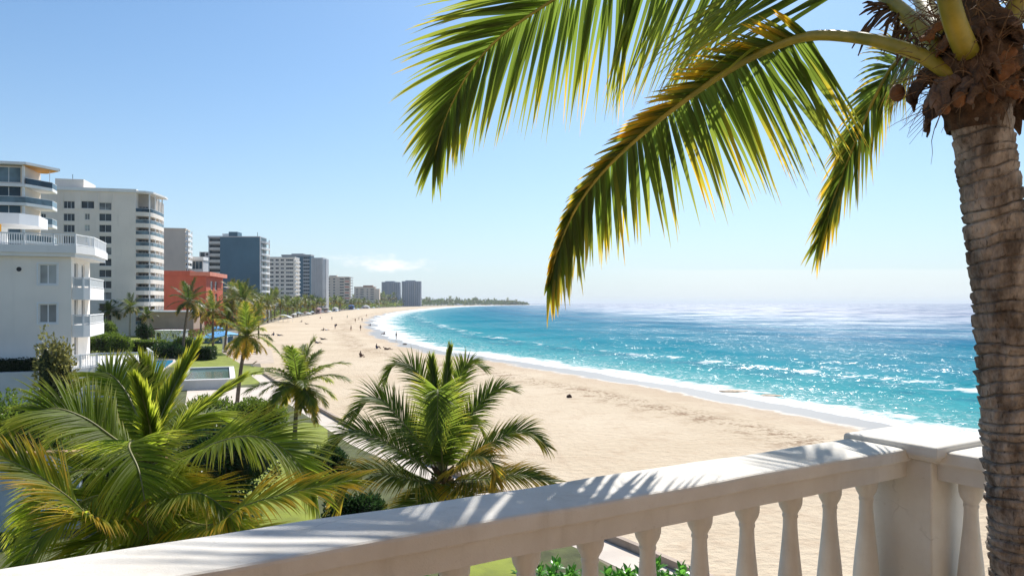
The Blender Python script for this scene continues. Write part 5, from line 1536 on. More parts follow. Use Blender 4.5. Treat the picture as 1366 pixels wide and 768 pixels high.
for k, (xl, xr, lab) in enumerate([(509, 534, 'left one of the twin hazy grey towers at the far bend of the bay'), (535.8, 562, 'right one of the twin hazy grey towers at the far bend of the bay')]):
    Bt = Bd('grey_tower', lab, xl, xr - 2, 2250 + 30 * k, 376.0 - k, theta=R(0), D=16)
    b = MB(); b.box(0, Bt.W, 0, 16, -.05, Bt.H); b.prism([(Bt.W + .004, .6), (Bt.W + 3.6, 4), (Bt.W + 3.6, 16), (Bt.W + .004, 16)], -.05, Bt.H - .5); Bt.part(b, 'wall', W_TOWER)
    for j in range(9):
        x = Bt.W * (j + .5) / 9
        r_ = MB(); r_.box(x - 1.5, x + 1.2, -1.6, -.01, 0, Bt.H - 1.5 + (j % 2) * 1.5); Bt.part(r_, 'bay', W_TOWER if j % 3 else W_GRAYC)
        g_ = MB(); g_.box(x + 1.3, x + 2.4, -.5, -.01, 2, Bt.H - 2); Bt.part(g_, 'window_strip', mat('strip glazing', (.10, .16, .2), .3, .1, .1))
    b = MB(); b.box(Bt.W * .2, Bt.W * .75, 3, 12, Bt.H + .003, Bt.H + 2.6); Bt.part(b, 'roof', W_TOWER)

# ------------------------------------------------------------------ pools
def pool_water(name, c1, c2):
    m = bpy.data.materials.new(name); t, N, L, b = nt(m); c = coords(N); n1 = noise(N, L, c, .3, 3)
    L.new(mixcol(N, L, n1, c1, c2), b.inputs['Base Color']); b.inputs['Roughness'].default_value = .06; b.inputs['IOR'].default_value = 1.33
    bump(N, L, noise(N, L, c, 2.5, 3), .25, .05, b)
    return m
def G2(px, py, z): return G(px, py, z)
p1 = [G(a, b_) for a, b_ in ((201, 481.5), (231, 481.2), (230.5, 484), (212, 497.5), (201, 498))]
c0 = sum(p1, Vector()) / 5
pool = empty('swimming_pool', c0, 0, 'small bright blue swimming pool with white coping beside the terrace railing', 'pool')
b = MB(); inner = [(p - c0).to_2d() for p in p1]; outer = [q * 1.0 + q.normalized() * 1.5 for q in inner]
b.v = [(q.x, q.y, .16) for q in outer] + [(q.x, q.y, .16) for q in inner] + [(q.x, q.y, 0) for q in outer] + [(q.x, q.y, .02) for q in inner]
for k in range(5):
    j = (k + 1) % 5
    b.f += [(k, j, 5 + j, 5 + k), (10 + k, 10 + j, j, k), (5 + k, 5 + j, 15 + j, 15 + k)]; b.m += [0] * 3
b.build('coping', PAVE, pool)
b = MB(); b.v = [(q.x, q.y, .11) for q in inner]; b.f = [(0, 1, 2, 3, 4)][::-1]; b.m = [0]
me_o = b.build('water', pool_water('blue pool water', (.06, .42, .72), (.09, .50, .80)), pool)
me_o.data.flip_normals() if me_o.data.polygons[0].normal.z < 0 else None
# raised green basin
zb_ = .98
f0, f1 = G(246, 518), G(313, 518); yb = 95.0
bas = empty('raised_pool', (f1.x - 5.3 * math.cos(R(21)), f1.y - 5.3 * math.sin(R(21)), 0), R(21), 'raised grey-walled pool with dull green water beside the tall slim palm', 'pool')
w_ = 5.3; dd = 15.8
b = MB(); b.box(0, w_, 0, .35, 0, zb_); b.box(0, w_, dd - .35, dd, 0, zb_ + .05); b.box(0, .35, .352, dd - .352, 0, zb_); b.box(w_ - .35, w_, .352, dd - .352, 0, zb_)
b.build('wall', mat('basin wall', (.52, .54, .55), .85, .12, .5, .2, 10, streak=.3), bas)
b = MB(); b.box(-.1, w_ + .1, -.1, .45, zb_ + .003, zb_ + .09); b.box(-.1, w_ + .1, dd - .45, dd + .1, zb_ + .053, zb_ + .13); b.box(w_ - .45, w_ + .1, .452, dd - .452, zb_ + .003, zb_ + .09)
b.build('coping', W_WHITE, bas)
b = MB(); b.quad((.3, .3, zb_ - .12), (w_ - .3, .3, zb_ - .12), (w_ - .3, dd - .3, zb_ - .12), (.3, dd - .3, zb_ - .12))
b.build('water', pool_water('green pool water', (.10, .19, .17), (.14, .24, .21)), bas)

# pale garden wall at the left with terracotta coping
ga, gb = Vector((-19.6, 29.6)), Vector((-17.3, 29.97))
gt_ = (gb - ga).normalized(); gn = Vector((-gt_.y, gt_.x))
gw = empty('garden_wall', (ga.x, ga.y, 0), math.atan2(gt_.y, gt_.x), 'pale blue-grey garden wall with terracotta coping under the left palm fronds', 'wall')
Lw = (gb - ga).length
b = MB(); b.box(-8, Lw, 0, .3, -.05, 3.0); b.build('wall', mat('pale blue wall', (.50, .56, .60), .85, .1, .8, .2, 12, streak=.25), gw)
b = MB(); b.box(-8, Lw + .06, -.06, .36, 3.003, 3.1); b.build('coping', mat('terracotta', (.42, .25, .15), .85, .2, 2), gw)

# ------------------------------------------------------------------ beach club bits
BLUEROOF = mat('sky blue canvas', (.10, .36, .68), .75, .12, .5, .1, 5)
BLUEDK = mat('faded blue boards', (.09, .20, .33), .8, .15, .5, .1, 5)
PALECAN = mat('pale blue canvas', (.62, .72, .80), .8, .1, .4, .1, 5)
WHITECAN = mat('white canvas', (.78, .78, .77), .8, .06, .5)
bx0, bx1 = G(266, 458), G(299, 458)
pv = empty('beach_pavilion', ((bx0.x + bx1.x) / 2, bx0.y, 0), 0, 'low pavilion with sky blue canvas roof at the end of the lawn', 'pavilion')
hw = (bx1.x - bx0.x) / 2
b = MB(); b.box(-hw + 1, hw - .8, .5, 7.5, 0, 1.5); b.build('wall', BLUEDK, pv)
b = MB()
e = [(-hw - 1.2, -.6, 1.0), (hw + .6, -.6, 1.6), (hw + .6, 8.4, 1.7), (-hw - .2, 8.4, 1.3)]; rdg = [(-hw * .2, 3.6, 2.55), (hw * .5, 3.9, 2.75)]
b.v = e + rdg + [(x, y, z - .12) for x, y, z in e]
b.f = [(0, 1, 5, 4), (1, 2, 5), (2, 3, 4, 5), (3, 0, 4), (0, 6, 7, 1), (1, 7, 8, 2), (2, 8, 9, 3), (3, 9, 6, 0), (6, 9, 8, 7)]; b.m = [0] * 9
b.build('roof', BLUEROOF, pv)
for sx, sy in ((-hw - .9, -.4), (hw + .4, -.4), (hw + .4, 8.2), (-hw, 8.2)):
    b = MB(); b.tube([(sx, sy, 0), (sx, sy, 1.3)], .07, 6); b.build('post', FRAME, pv)
pp = G(300, 466); pl_ = empty('white_pillar', pp, 0, 'white gate pillar at the right end of the blue pavilion', 'pillar')
b = MB(); b.box(-.35, .35, -.35, .35, 0, 2.3); b.build('shaft', W_WHITE, pl_); b = MB(); b.box(-.45, .45, -.45, .45, 2.303, 2.45); b.build('cap', W_WHITE, pl_)

def parasol(name, label, loc, r, h, m, group=None, cat='parasol', n=8):
    root = empty(name, loc, rng.uniform(0, 1), label, cat, group)
    b = MB(); ringz = [(0, h), (r * .35, h - r * .12), (r * .7, h - r * .27), (r, h - r * .44)]
    b.v = [(0, 0, h)]
    for rr_, z in ringz[1:]:
        for j in range(n): a = 2 * math.pi * j / n; b.v.append((rr_ * math.cos(a), rr_ * math.sin(a), z))
    for j in range(n):
        j2 = (j + 1) % n; b.f.append((0, 1 + j, 1 + j2)); b.m.append(0)
        for q in range(2): b.f.append((1 + q * n + j, 1 + (q + 1) * n + j, 1 + (q + 1) * n + j2, 1 + q * n + j2)); b.m.append(0)
    for j in range(n):
        a = 2 * math.pi * j / n; a2 = 2 * math.pi * (j + 1) / n; i0 = len(b.v)
        b.v += [(r * math.cos(a), r * math.sin(a), h - r * .44), (r * math.cos(a2), r * math.sin(a2), h - r * .44), (r * math.cos(a2), r * math.sin(a2), h - r * .44 - .22), (r * math.cos(a), r * math.sin(a), h - r * .44 - .22)]
        b.f.append((i0, i0 + 1, i0 + 2, i0 + 3)); b.m.append(0)
    b.build('canopy', m, root)
    b = MB(); b.tube([(0, 0, -.02), (0, 0, h - .02)], .045, 6); b.build('pole', FRAME, root)
    return root
parasol('parasol', 'sky blue domed parasol right behind the blue pavilion', G(290, 452), 1.45, 3.3, BLUEROOF)
parasol('parasol', 'pale blue parasol under the golden drooping palm', G(250, 447), 2.6, 4.0, PALECAN)

def tent(label, px0, px1, py_base, py_top, m, seed, depth=6.0):
    a, c = G(px0, py_base), G(px1, py_base); w = (c.x - a.x) / 2; hz = H - (py_top - HZ) * a.y / F
    root = empty('beach_tent', ((a.x + c.x) / 2, a.y, 0), 0, label, 'tent')
    b = MB(); ez = hz * .62; n = 10
    rows = []
    for q in range(n + 1):
        f = q / n * 2 - 1; rows.append((f * w, ez + (hz - ez) * (1 - abs(f) ** 1.8)))
    for x, z in rows: b.v += [(x, -.2, z - .25 * (1 - abs(x) / w)), (x, depth / 2, z), (x, depth + .2, z - .3)]
    for q in range(n):
        for j in range(2): b.f.append((q * 3 + j, (q + 1) * 3 + j, (q + 1) * 3 + j + 1, q * 3 + j + 1)); b.m.append(0)
    o = b.build('canopy', m, root, True); o.modifiers.new('t', 'SOLIDIFY').thickness = .06
    for x in (-w * .96, -w * .3, w * .3, w * .96):
        for y in (0, depth):
            p_ = MB(); z = np.interp(x, [r_[0] for r_ in rows], [r_[1] for r_ in rows]) - (.28 * (1 - abs(x) / w) if y == 0 else .3)
            p_.tube([(x, y, -.02), (x, y, z - .03)], .06, 5); p_.build('post', FRAME, root)
    if seed % 2 == 0:
        bk = MB(); bk.box(-w * .9, w * .5, depth - .2, depth - .1, .02, ez * .8); bk.build('back_curtain', BLUEDK, root)
tent('pale blue arched tent left of the sand, behind the tall slim palm', 328.5, 346, 423.5, 408, PALECAN, 2)
tent('white and blue tent among the palms farthest inland', 349, 372, 416.5, 402.5, PALECAN, 4)
tent('white low tent standing on the edge of the open sand', 364, 386, 430, 419.5, WHITECAN, 1)

hut0, hut1 = G(207, 455.5), G(241, 455.5)
ht = empty('beach_hut', (hut0.x, hut0.y, 0), 0, 'white flat hut with dark doorway at the end of the sandy path', 'hut')
wq = hut1.x - hut0.x
class _B: pass
hb_ = Bd.__new__(Bd); hb_.root = ht; hb_.W = wq; hb_.D = 4; hb_.H = 2.55
hh_ = [(.25, 1.35, .02, 2.2), (2.6, 3.0, .9, 1.9), (4.0, 4.4, .9, 1.9)]
shell(hb_, hh_, W_WHITE)
for k, h in enumerate(hh_):
    window(hb_, h, GL_DARK, 0, .18, 'y', 0, .07)
b = MB(); b.box(-.2, wq + .2, -.25, 4.2, 2.553, 2.7); b.build('roof', W_WHITE, ht)
lb0 = G(199, 449); lb = empty('low_building', (lb0.x - 2, lb0.y, 0), R(5), 'low beige building with dark red lower wall behind the white hut', 'building')
b = MB(); b.box(0, 13.5, 0, 9, 2.0, 6.6); b.build('wall', mat('warm beige', (.50, .36, .27), .85, .1, .4, streak=.2), lb)
b = MB(); b.box(0, 13.5, 0, 9, -.05, 1.997); b.build('plinth', mat('dark red paint', (.22, .05, .035), .85, .2, .5), lb)
b = MB(); b.box(-.5, 14, -.6, 9.4, 6.603, 7.0); b.build('roof', W_WHITE, lb)
b = MB(); b.box(-.2, 11, -.3, 0 - .005, 1.95, 2.2); b.build('ledge', mat('dark red paint', (.22, .05, .035)), lb)

# daybeds and loungers on the paved corner
def lounger(label, px, py, rz, mm, group=None, L_=1.9):
    root = empty('sun_lounger', G(px, py), rz, label, 'sun lounger', group)
    b = MB(); b.box(-L_ / 2, L_ * .25, -.33, .33, .30, .42); b.build('mattress', mm, root)
    b = MB(); x0 = L_ * .25
    b.v = [(x0 + .003, -.33, .31), (x0 + .003, .33, .31), (x0 + .003, .33, .42), (x0 + .003, -.33, .42), (x0 + .6, -.33, .72), (x0 + .6, .33, .72), (x0 + .55, .33, .82), (x0 + .55, -.33, .82)]
    b.f = [(0, 4, 5, 1), (3, 2, 6, 7), (0, 3, 7, 4), (1, 5, 6, 2), (4, 7, 6, 5), (0, 1, 2, 3)]; b.m = [0] * 6; b.build('backrest', mm, root)
    for sx in (-L_ * .42, L_ * .22):
        for sy in (-.28, .28):
            b = MB(); b.box(sx - .03, sx + .03, sy - .03, sy + .03, 0, .298); b.build('leg', FRAME, root)
    return root
BLACKC = mat('black cushion', (.025, .025, .03), .8, .2, 3); ORNG = mat('orange cushion', (.62, .22, .10), .8, .1, 3)
lounger('black sun lounger right of the tall slim palm trunk', 336, 472, 0, BLACKC, None, 3.0)
lounger('dark sun lounger behind the orange one near the blue pavilion', 318, 467, .15, BLACKC, None, 2.4)
lounger('orange cushioned sun lounger on the paved corner', 317, 475, 0, ORNG, None, 3.0)
lounger('pale sun lounger with grey backrest by the lawn edge', 332, 488.5, 0, mat('sand cushion', (.60, .46, .36), .8, .1, 3), None, 2.4)
lounger('pale lounger beside the white gate pillar', 305, 470, 0, WHITECAN, None, 2.4)
parasol('parasol', 'drooping straw-yellow parasol standing over the black loungers', G(330, 468), 1.1, 2.5, mat('straw thatch', (.50, .36, .06), .95, .3, 6, .6, 30), n=12)

# ------------------------------------------------------------------ crowded strip below the far palms
strip = [(394, 424.5), (400, 422.5), (404, 424), (409, 421), (413, 423), (418, 420), (431, 419.6), (436, 418.2), (441, 418.6), (451, 416.4), (455, 416.8), (459, 415.6), (474, 414.2), (479, 414), (484, 413.2), (489, 413), (494, 412.4), (500, 411.9), (507, 411.2), (515, 410.6)]
mats_ = [(WHITECAN, 'white'), (PALECAN, 'pale blue'), (mat('grey canvas', (.30, .30, .32), .8, .1, 1), 'grey'), (mat('brown canvas', (.28, .17, .12), .8, .1, 1), 'brown')]
for i, (px, py) in enumerate(strip):
    g_ = G(px - 1.5, py); m_, nm = mats_[i % 4]
    parasol('beach_parasol', nm + ' parasol in the crowded row between far palms and sand', (g_.x, g_.y, 0), rng.uniform(1.6, 2.6), rng.uniform(2.6, 3.4), m_, 'parasols in the row under the far palms')
def kiosk(label, px0, px1, py, hgt, wm, rm):
    a, c = G(px0, py), G(px1, py); w = c.x - a.x
    root = empty('kiosk', (a.x, a.y, 0), 0, label, 'kiosk')
    fb = Bd.__new__(Bd); fb.root = root; fb.W = w; fb.D = w * .8; fb.H = hgt
    h_ = [(w * .2, w * .8, hgt * .35, hgt * .75)]
    shell(fb, h_, wm); window(fb, h_[0], GL_DARK, 0, .18, 'y', 0, .08)
    b = MB(); b.v = [(-.4, -.5, hgt), (w + .4, -.5, hgt), (w + .4, w * .8 + .4, hgt), (-.4, w * .8 + .4, hgt), (w / 2, w * .4, hgt + w * .28)]
    b.f = [(0, 1, 4), (1, 2, 4), (2, 3, 4), (3, 0, 4), (3, 2, 1, 0)]; b.m = [0] * 5; b.build('roof', rm, root)
PINK = mat('faded pink paint', (.62, .42, .42), .85, .1, .4)
kiosk('faded pink kiosk at the sand edge under the far palms', 420.5, 427.5, 418.3, 4.3, PINK, PINK)
kiosk('grey brown kiosk right of the pink kiosk', 431, 437, 417.2, 4.2, mat('grey boards', (.28, .24, .25), .85, .1, .4), LOGGIA)
kiosk('white kiosk between the grey kiosk and the blue one', 443, 450, 415.6, 3.6, W_WHITE, W_WHITE)
kiosk('bright blue kiosk on the sand edge under the far palms', 464.5, 471.5, 412.9, 5.6, mat('bright blue paint', (.05, .14, .36), .8, .1, .4), mat('bright blue paint', (.05, .14, .36)))
kiosk('long pale kiosk right of the blue kiosk', 482, 492, 411.6, 3.2, W_GRAYC, W_LGRAY)

# low scrub along the grove and woodland on the far headland
def scrub(name, pts, hts, n, size, seed, m, spread):
    rg = random.Random(seed); b = MB()
    for k in ('lt', 'lr', 'ly'): b.attr[k] = []
    for i in range(n):
        f = rg.random() * (len(pts) - 1); k = min(int(f), len(pts) - 2); q = f - k
        x = pts[k][0] + (pts[k + 1][0] - pts[k][0]) * q; y = pts[k][1] + (pts[k + 1][1] - pts[k][1]) * q; hh = hts[k] + (hts[k + 1] - hts[k]) * q
        sz = size * (y / 600) * rg.uniform(.6, 1.4)
        lump = .55 + .9 * abs(mnoise.noise(Vector((x * .02, y * .012, seed)))) + .4 * mnoise.noise(Vector((x * .07, y * .05, seed)))
        z = hh * lump * rg.random() ** .5; x -= rg.random() * spread * (y / 600) ** .5
        D = Vector((rg.uniform(-1, 1), rg.uniform(-1, 1), rg.uniform(-.1, 1))).normalized(); S = D.cross(Vector((rg.uniform(-1, 1), rg.uniform(-1, 1), .3))).normalized(); p = Vector((x, y, z)); i0 = len(b.v)
        b.v += [tuple(p), tuple(p + D * sz * .8 + S * sz * .45), tuple(p + D * sz * 1.6), tuple(p + D * sz * .8 - S * sz * .45)]
        b.f.append((i0, i0 + 1, i0 + 2, i0 + 3)); b.m.append(0); b.attr['lt'] += [0, .5, .8, .5]; b.attr['lr'] += [rg.random()] * 4; b.attr['ly'] += [rg.uniform(-.2, .35)] * 4
    o = b.build(name, m); o['kind'] = 'stuff'
    return o
eg = [(edge_at(y) - 6, y) for y in (150, 200, 257, 330, 409, 486, 600, 750, 950, 1200, 1500, 1900)]
sc = scrub('undergrowth', eg, [3, 3, 3.5, 4, 4.5, 5, 5.5, 6, 7, 8, 9, 11], 15000, .8, 3, LEAF_FAR, 30)
far = [(-300, 1500), (-318, 1900), (-325, 2400), (-280, 3000), (-160, 3600), (0, 4000), (60, 4150), (95, 4230)]
wd = scrub('woodland', far, [13, 17, 21, 23, 24, 20, 14, 6], 9000, 1.1, 4, LEAF_DARK, 55)
hl = [(random.uniform(0, 1)) for _ in range(40)]
for i in range(34):
    f = rng.random() * 6.6; k = int(f); q = f - k
    x = far[k][0] + (far[k + 1][0] - far[k][0]) * q - rng.uniform(0, 60); y = far[k][1] + (far[k + 1][1] - far[k][1]) * q
    beach_palm(x, y, rng.uniform(2.6, 3.9) * (1 if k < 5 else .75), 2 if i % 2 else 1, 'tiny dark palm standing above the woodland of the far headland', 'palms on the far headland')

# ------------------------------------------------------------------ things on the sand
def rock(name, label, cat, loc, r, m, seed, sub=3):
    bm = bmesh.new(); bmesh.ops.create_icosphere(bm, subdivisions=sub, radius=1)
    for v in bm.verts:
        n1 = mnoise.noise(v.co * 1.3 + Vector((seed, 0, 0))); n2 = mnoise.noise(v.co * 3.7 + Vector((0, seed, 0)))
        v.co = Vector((v.co.x * r[0], v.co.y * r[1], max(-.3, v.co.z) * r[2])) * (1 + .28 * n1 + .12 * n2)
    me = bpy.data.meshes.new(name); bm.to_mesh(me); bm.free(); me.materials.append(m)
    for p in me.polygons: p.use_smooth = True
    o = bpy.data.objects.new(name, me); COL.objects.link(o); o.location = loc; tag(o, label, cat)
    return o
ROCKM = mat('wet brown sand', (.44, .32, .205), .7, .35, 1.4, .7, 9)
rock('sand_mound', 'longer of two low brown sand mounds lying in the wash of the surf', 'sand mound', Vector((.2945 * 77.5, 77.5, -.12)), (1.5, .8, .19), ROCKM, 1)
rock('sand_mound', 'smaller of two low brown sand mounds lying in the wash of the surf', 'sand mound', Vector((.345 * 74.0, 74.0, -.12)), (1.1, .7, .16), ROCKM, 2)
DRIFT = mat('weathered dark wood', (.09, .05, .032), .9, .4, 4, .6, 30)
rock('driftwood_stump', 'small dark driftwood stump alone on the open sand', 'driftwood', G(759.5, 530), (.27, .22, .32), DRIFT, 3)
rock('driftwood', 'flat dark driftwood lying near the wet sand', 'driftwood', G(540, 459), (.5, .25, .18), DRIFT, 5, 2)

# people
SKIN1 = mat('tanned skin', (.34, .18, .11), .6, .1, 4); SKIN2 = mat('fair skin', (.52, .32, .23), .6, .1, 4); SKIN3 = mat('dark skin', (.13, .065, .04), .6, .1, 4)
HAIRM = mat('dark hair', (.02, .014, .01), .6, .2, 8)
CL = {n: mat('cloth ' + n, c, .85, .12, 4) for n, c in dict(black=(.02, .02, .024), navy=(.03, .05, .12), red=(.42, .05, .05), white=(.72, .72, .72), grey=(.2, .2, .21), brown=(.16, .09, .06), blue=(.08, .2, .45), teal=(.05, .28, .3)).items()}
def skin_body(name, verts, edges, radii, root_i=0):
    me = bpy.data.meshes.new(name); me.from_pydata(verts, edges, [])
    o = bpy.data.objects.new(name, me); COL.objects.link(o)
    sk = o.modifiers.new('skin', 'SKIN'); sk.use_smooth_shade = True
    sv = me.skin_vertices[0].data
    for i, r in enumerate(radii):
        sv[i].radius = (r, r) if not hasattr(r, '__len__') else r
        sv[i].use_root = (i == root_i)
    o.modifiers.new('sub', 'SUBSURF').levels = 1
    bpy.context.view_layer.update()
    dg = bpy.context.evaluated_depsgraph_get()
    m2 = bpy.data.meshes.new_from_object(o.evaluated_get(dg)); m2.name = name
    bpy.data.objects.remove(o)
    for p in m2.polygons: p.use_smooth = True
    return m2
def pose(kind):
    # joints: pelvis, chest, neck, head base, head top, shoulders, elbows, wrists, hands, hips, knees, ankles, toes
    if kind == 'walk':
        J = dict(pel=(0, 0, .95), wai=(0, 0, 1.08), che=(0, 0, 1.32), nec=(0, .01, 1.47), hd0=(0, .02, 1.56), hd1=(0, .03, 1.70), sl=(-.18, 0, 1.41), sr=(.18, 0, 1.41), el=(-.23, -.06, 1.14), er=(.23, .08, 1.14), wl=(-.24, .06, .92), wr=(.24, .18, .92), hl=(-.24, .10, .83), hr=(.24, .22, .83),
                 jl=(-.09, 0, .92), jr=(.09, 0, .92), kl=(-.10, .16, .50), kr=(.10, -.06, .50), al=(-.10, .20, .08), ar=(.10, -.28, .12), tl=(-.10, .36, .03), tr=(.10, -.16, .03))
    elif kind == 'stand':
        J = dict(pel=(0, 0, .95), wai=(0, 0, 1.08), che=(0, 0, 1.32), nec=(0, .01, 1.47), hd0=(0, .02, 1.56), hd1=(0, .03, 1.70), sl=(-.18, 0, 1.41), sr=(.18, 0, 1.41), el=(-.26, .02, 1.15), er=(.30, .04, 1.18), wl=(-.26, .08, .92), wr=(.16, .14, 1.02), hl=(-.25, .1, .83), hr=(.10, .15, 1.0),
                 jl=(-.09, 0, .92), jr=(.09, 0, .92), kl=(-.11, .02, .50), kr=(.12, .03, .50), al=(-.12, -.02, .08), ar=(.14, 0, .08), tl=(-.13, .14, .03), tr=(.16, .15, .03))
    elif kind == 'sit':
        J = dict(pel=(0, 0, .12), wai=(0, -.04, .26), che=(0, -.06, .50), nec=(0, -.03, .65), hd0=(0, -.01, .74), hd1=(0, .01, .88), sl=(-.18, -.05, .59), sr=(.18, -.05, .59), el=(-.27, -.02, .36), er=(.27, .02, .36), wl=(-.16, .22, .40), wr=(.16, .24, .40), hl=(-.08, .28, .42), hr=(.08, .30, .42),
                 jl=(-.10, .05, .12), jr=(.10, .05, .12), kl=(-.14, .42, .46), kr=(.14, .44, .45), al=(-.12, .70, .08), ar=(.12, .72, .08), tl=(-.12, .86, .03), tr=(.12, .88, .03))
    else:
        J = dict(pel=(0, 0, .14), wai=(-.12, 0, .16), che=(-.36, 0, .28), nec=(-.50, 0, .37), hd0=(-.58, 0, .42), hd1=(-.71, 0, .48), sl=(-.43, -.18, .33), sr=(-.43, .18, .33), el=(-.55, -.28, .10), er=(-.50, .30, .10), wl=(-.32, -.30, .05), wr=(-.28, .32, .05), hl=(-.24, -.3, .04), hr=(-.2, .32, .04),
                 jl=(.05, -.09, .13), jr=(.05, .09, .13), kl=(.45, -.12, .14), kr=(.40, .12, .36), al=(.86, -.12, .07), ar=(.72, .12, .07), tl=(.95, -.14, .15), tr=(.86, .12, .04))
    names = list(J); ix = {n: i for i, n in enumerate(names)}
    E = [('pel', 'wai'), ('wai', 'che'), ('che', 'nec'), ('nec', 'hd0'), ('hd0', 'hd1'), ('che', 'sl'), ('che', 'sr'), ('sl', 'el'), ('sr', 'er'), ('el', 'wl'), ('er', 'wr'), ('wl', 'hl'), ('wr', 'hr'), ('pel', 'jl'), ('pel', 'jr'), ('jl', 'kl'), ('jr', 'kr'), ('kl', 'al'), ('kr', 'ar'), ('al', 'tl'), ('ar', 'tr')]
    rad = dict(pel=.13, wai=.115, che=.135, nec=.055, hd0=.085, hd1=.08, sl=.065, sr=.065, el=.045, er=.045, wl=.032, wr=.032, hl=.034, hr=.034, jl=.095, jr=.095, kl=.06, kr=.06, al=.042, ar=.042, tl=.035, tr=.035)
    me = skin_body('person', [J[n] for n in names], [(ix[a], ix[b_]) for a, b_ in E], [rad[n] for n in names])
    # hair cap and swimwear follow the pose
    hair = MB(); c = (Vector(J['hd0']) + Vector(J['hd1']) * 1.6) / 2.6; ax = (Vector(J['hd1']) - Vector(J['hd0'])).normalized()
    hair.lathe([(.098 * math.sin(math.pi * (.5 - .5 * q / 6) + .02) + .001, .11 * math.cos(math.pi * (.5 - .5 * q / 6) + .02)) for q in range(7)], (0, 0, 0), 12)
    rot = Vector((0, 0, 1)).rotation_difference(ax)
    hair.v = [tuple(rot @ Vector(v) + c + Vector((0, -.012, 0)) + ax * .0) for v in hair.v]
    cl = MB(); a, w_, p = Vector(J['che']), Vector(J['wai']), Vector(J['pel'])
    cl.tube([p + (p - w_) * .45, p, w_, a, a + (a - w_) * .25], [.135, .160, .142, .162, .125], 12)
    for s_ in ('l', 'r'):
        cl.tube([Vector(J['j' + s_]), Vector(J['j' + s_]).lerp(Vector(J['k' + s_]), .45)], [.118, .092], 10)
    return me, hair, cl
POSES = {}
for k in ('walk', 'stand', 'sit', 'lie'):
    me, hr_, cl_ = pose(k)
    ho = hr_.build('hair', HAIRM, None, True); co = cl_.build('swimwear', CL['black'], None, True)
    POSES[k] = (me, ho.data, co.data); bpy.data.objects.remove(ho); bpy.data.objects.remove(co)
def person(px, py, kind, rz, skin, cloth, label, scale=1.0):
    me, h_, c_ = POSES[kind]
    me = me.copy(); me.materials.clear(); me.materials.append(skin)
    o = bpy.data.objects.new('person', me); COL.objects.link(o); o.location = G(px, py); o.rotation_euler.z = rz; o.scale = (scale,) * 3
    tag(o, label, 'person')
    hh = bpy.data.objects.new('hair', h_); COL.objects.link(hh); hh.parent = o
    cm = c_.copy(); cm.materials.clear(); cm.materials.append(CL[cloth])
    cc = bpy.data.objects.new('clothing', cm); COL.objects.link(cc); cc.parent = o
    return o
PEOPLE = [
 (481, 441, 'walk', 2.6, SKIN1, 'black', 'person in black walking toward the surf, closest standing figure on the sand'),
 (468.3, 442, 'walk', 1.2, SKIN2, 'brown', 'person in brown walking with a long stride on the middle sand'),
 (474, 430, 'stand', .5, SKIN1, 'brown', 'person in brown standing beside two others on the far sand'),
 (478.8, 427.5, 'walk', 2, SKIN2, 'grey', 'person in grey walking behind the standing far trio'),
 (483, 429, 'stand', 3, SKIN3, 'navy', 'person in navy standing nearest the surf of the far trio'),
 (463.3, 424.5, 'walk', 1, SKIN1, 'teal', 'person in teal walking alone on the far sand'),
 (489, 422.6, 'stand', 2, SKIN1, 'red', 'person in red standing far off near the wet sand'),
 (442.8, 427, 'stand', 1, SKIN3, 'navy', 'person in navy standing on the dry sand before the kiosks'),
 (427.5, 424.6, 'sit', 1, SKIN1, 'brown', 'person in brown sitting on the sand before the pink kiosk'),
 (448.8, 434.6, 'sit', .4, SKIN3, 'black', 'person in black sitting behind a second sitting person mid-beach'),
 (447.2, 438.8, 'stand', .4, SKIN1, 'navy', 'short person in navy standing mid-beach in front of a sitter'),
 (431.4, 441, 'sit', 2, SKIN3, 'black', 'person in black sitting mid-beach at the left of a pair'),
 (435.8, 440.5, 'lie', .4, SKIN2, 'white', 'person in white reclining mid-beach at the right of a pair'),
 (494, 434.5, 'sit', 2, SKIN3, 'navy', 'person in navy sitting beside the wet sand'),
 (512.5, 446.6, 'sit', 2, SKIN1, 'grey', 'person in grey sitting on the damp sand close to the surf'),
 (528.6, 452.6, 'stand', 2, SKIN1, 'black', 'person in black standing alone on damp sand right of all others'),
 (431, 453, 'lie', .3, SKIN3, 'black', 'person in black lounging right of a seated dark figure above the small palm'),
 (420, 456, 'sit', 1.3, SKIN3, 'black', 'person in black seated above the small palm on the sand'),
 (424, 457.8, 'lie', -.1, SKIN3, 'navy', 'person in navy lying in front of the seated figure above the small palm'),
 (502.5, 465, 'sit', -.9, SKIN3, 'navy', 'person in navy sitting behind the top of the middle palm, left of two'),
 (516.8, 466.4, 'lie', .3, SKIN3, 'brown', 'person in brown lying above the middle palm, right of two'),
 (481, 476.2, 'sit', -2.2, SKIN3, 'brown', 'person in brown sitting closest to the balcony on the open sand'),
 (402.5, 429.5, 'sit', 2, SKIN3, 'black', 'person in black sitting in front of the white low tent, right side'),
 (409, 432.3, 'lie', -.2, SKIN3, 'black', 'person in black lying right of the sitter by the white tent'),
 (356, 447.6, 'lie', .1, SKIN3, 'black', 'leftmost of three people lying in a line behind the slim palm head'),
 (365, 447.4, 'sit', 1, SKIN3, 'navy', 'seated one in the line of three behind the slim palm head'),
 (373, 447.8, 'lie', .1, SKIN3, 'navy', 'rightmost of three people lying in a line behind the slim palm head'),
]
for a in PEOPLE: person(*a, scale=1.12)

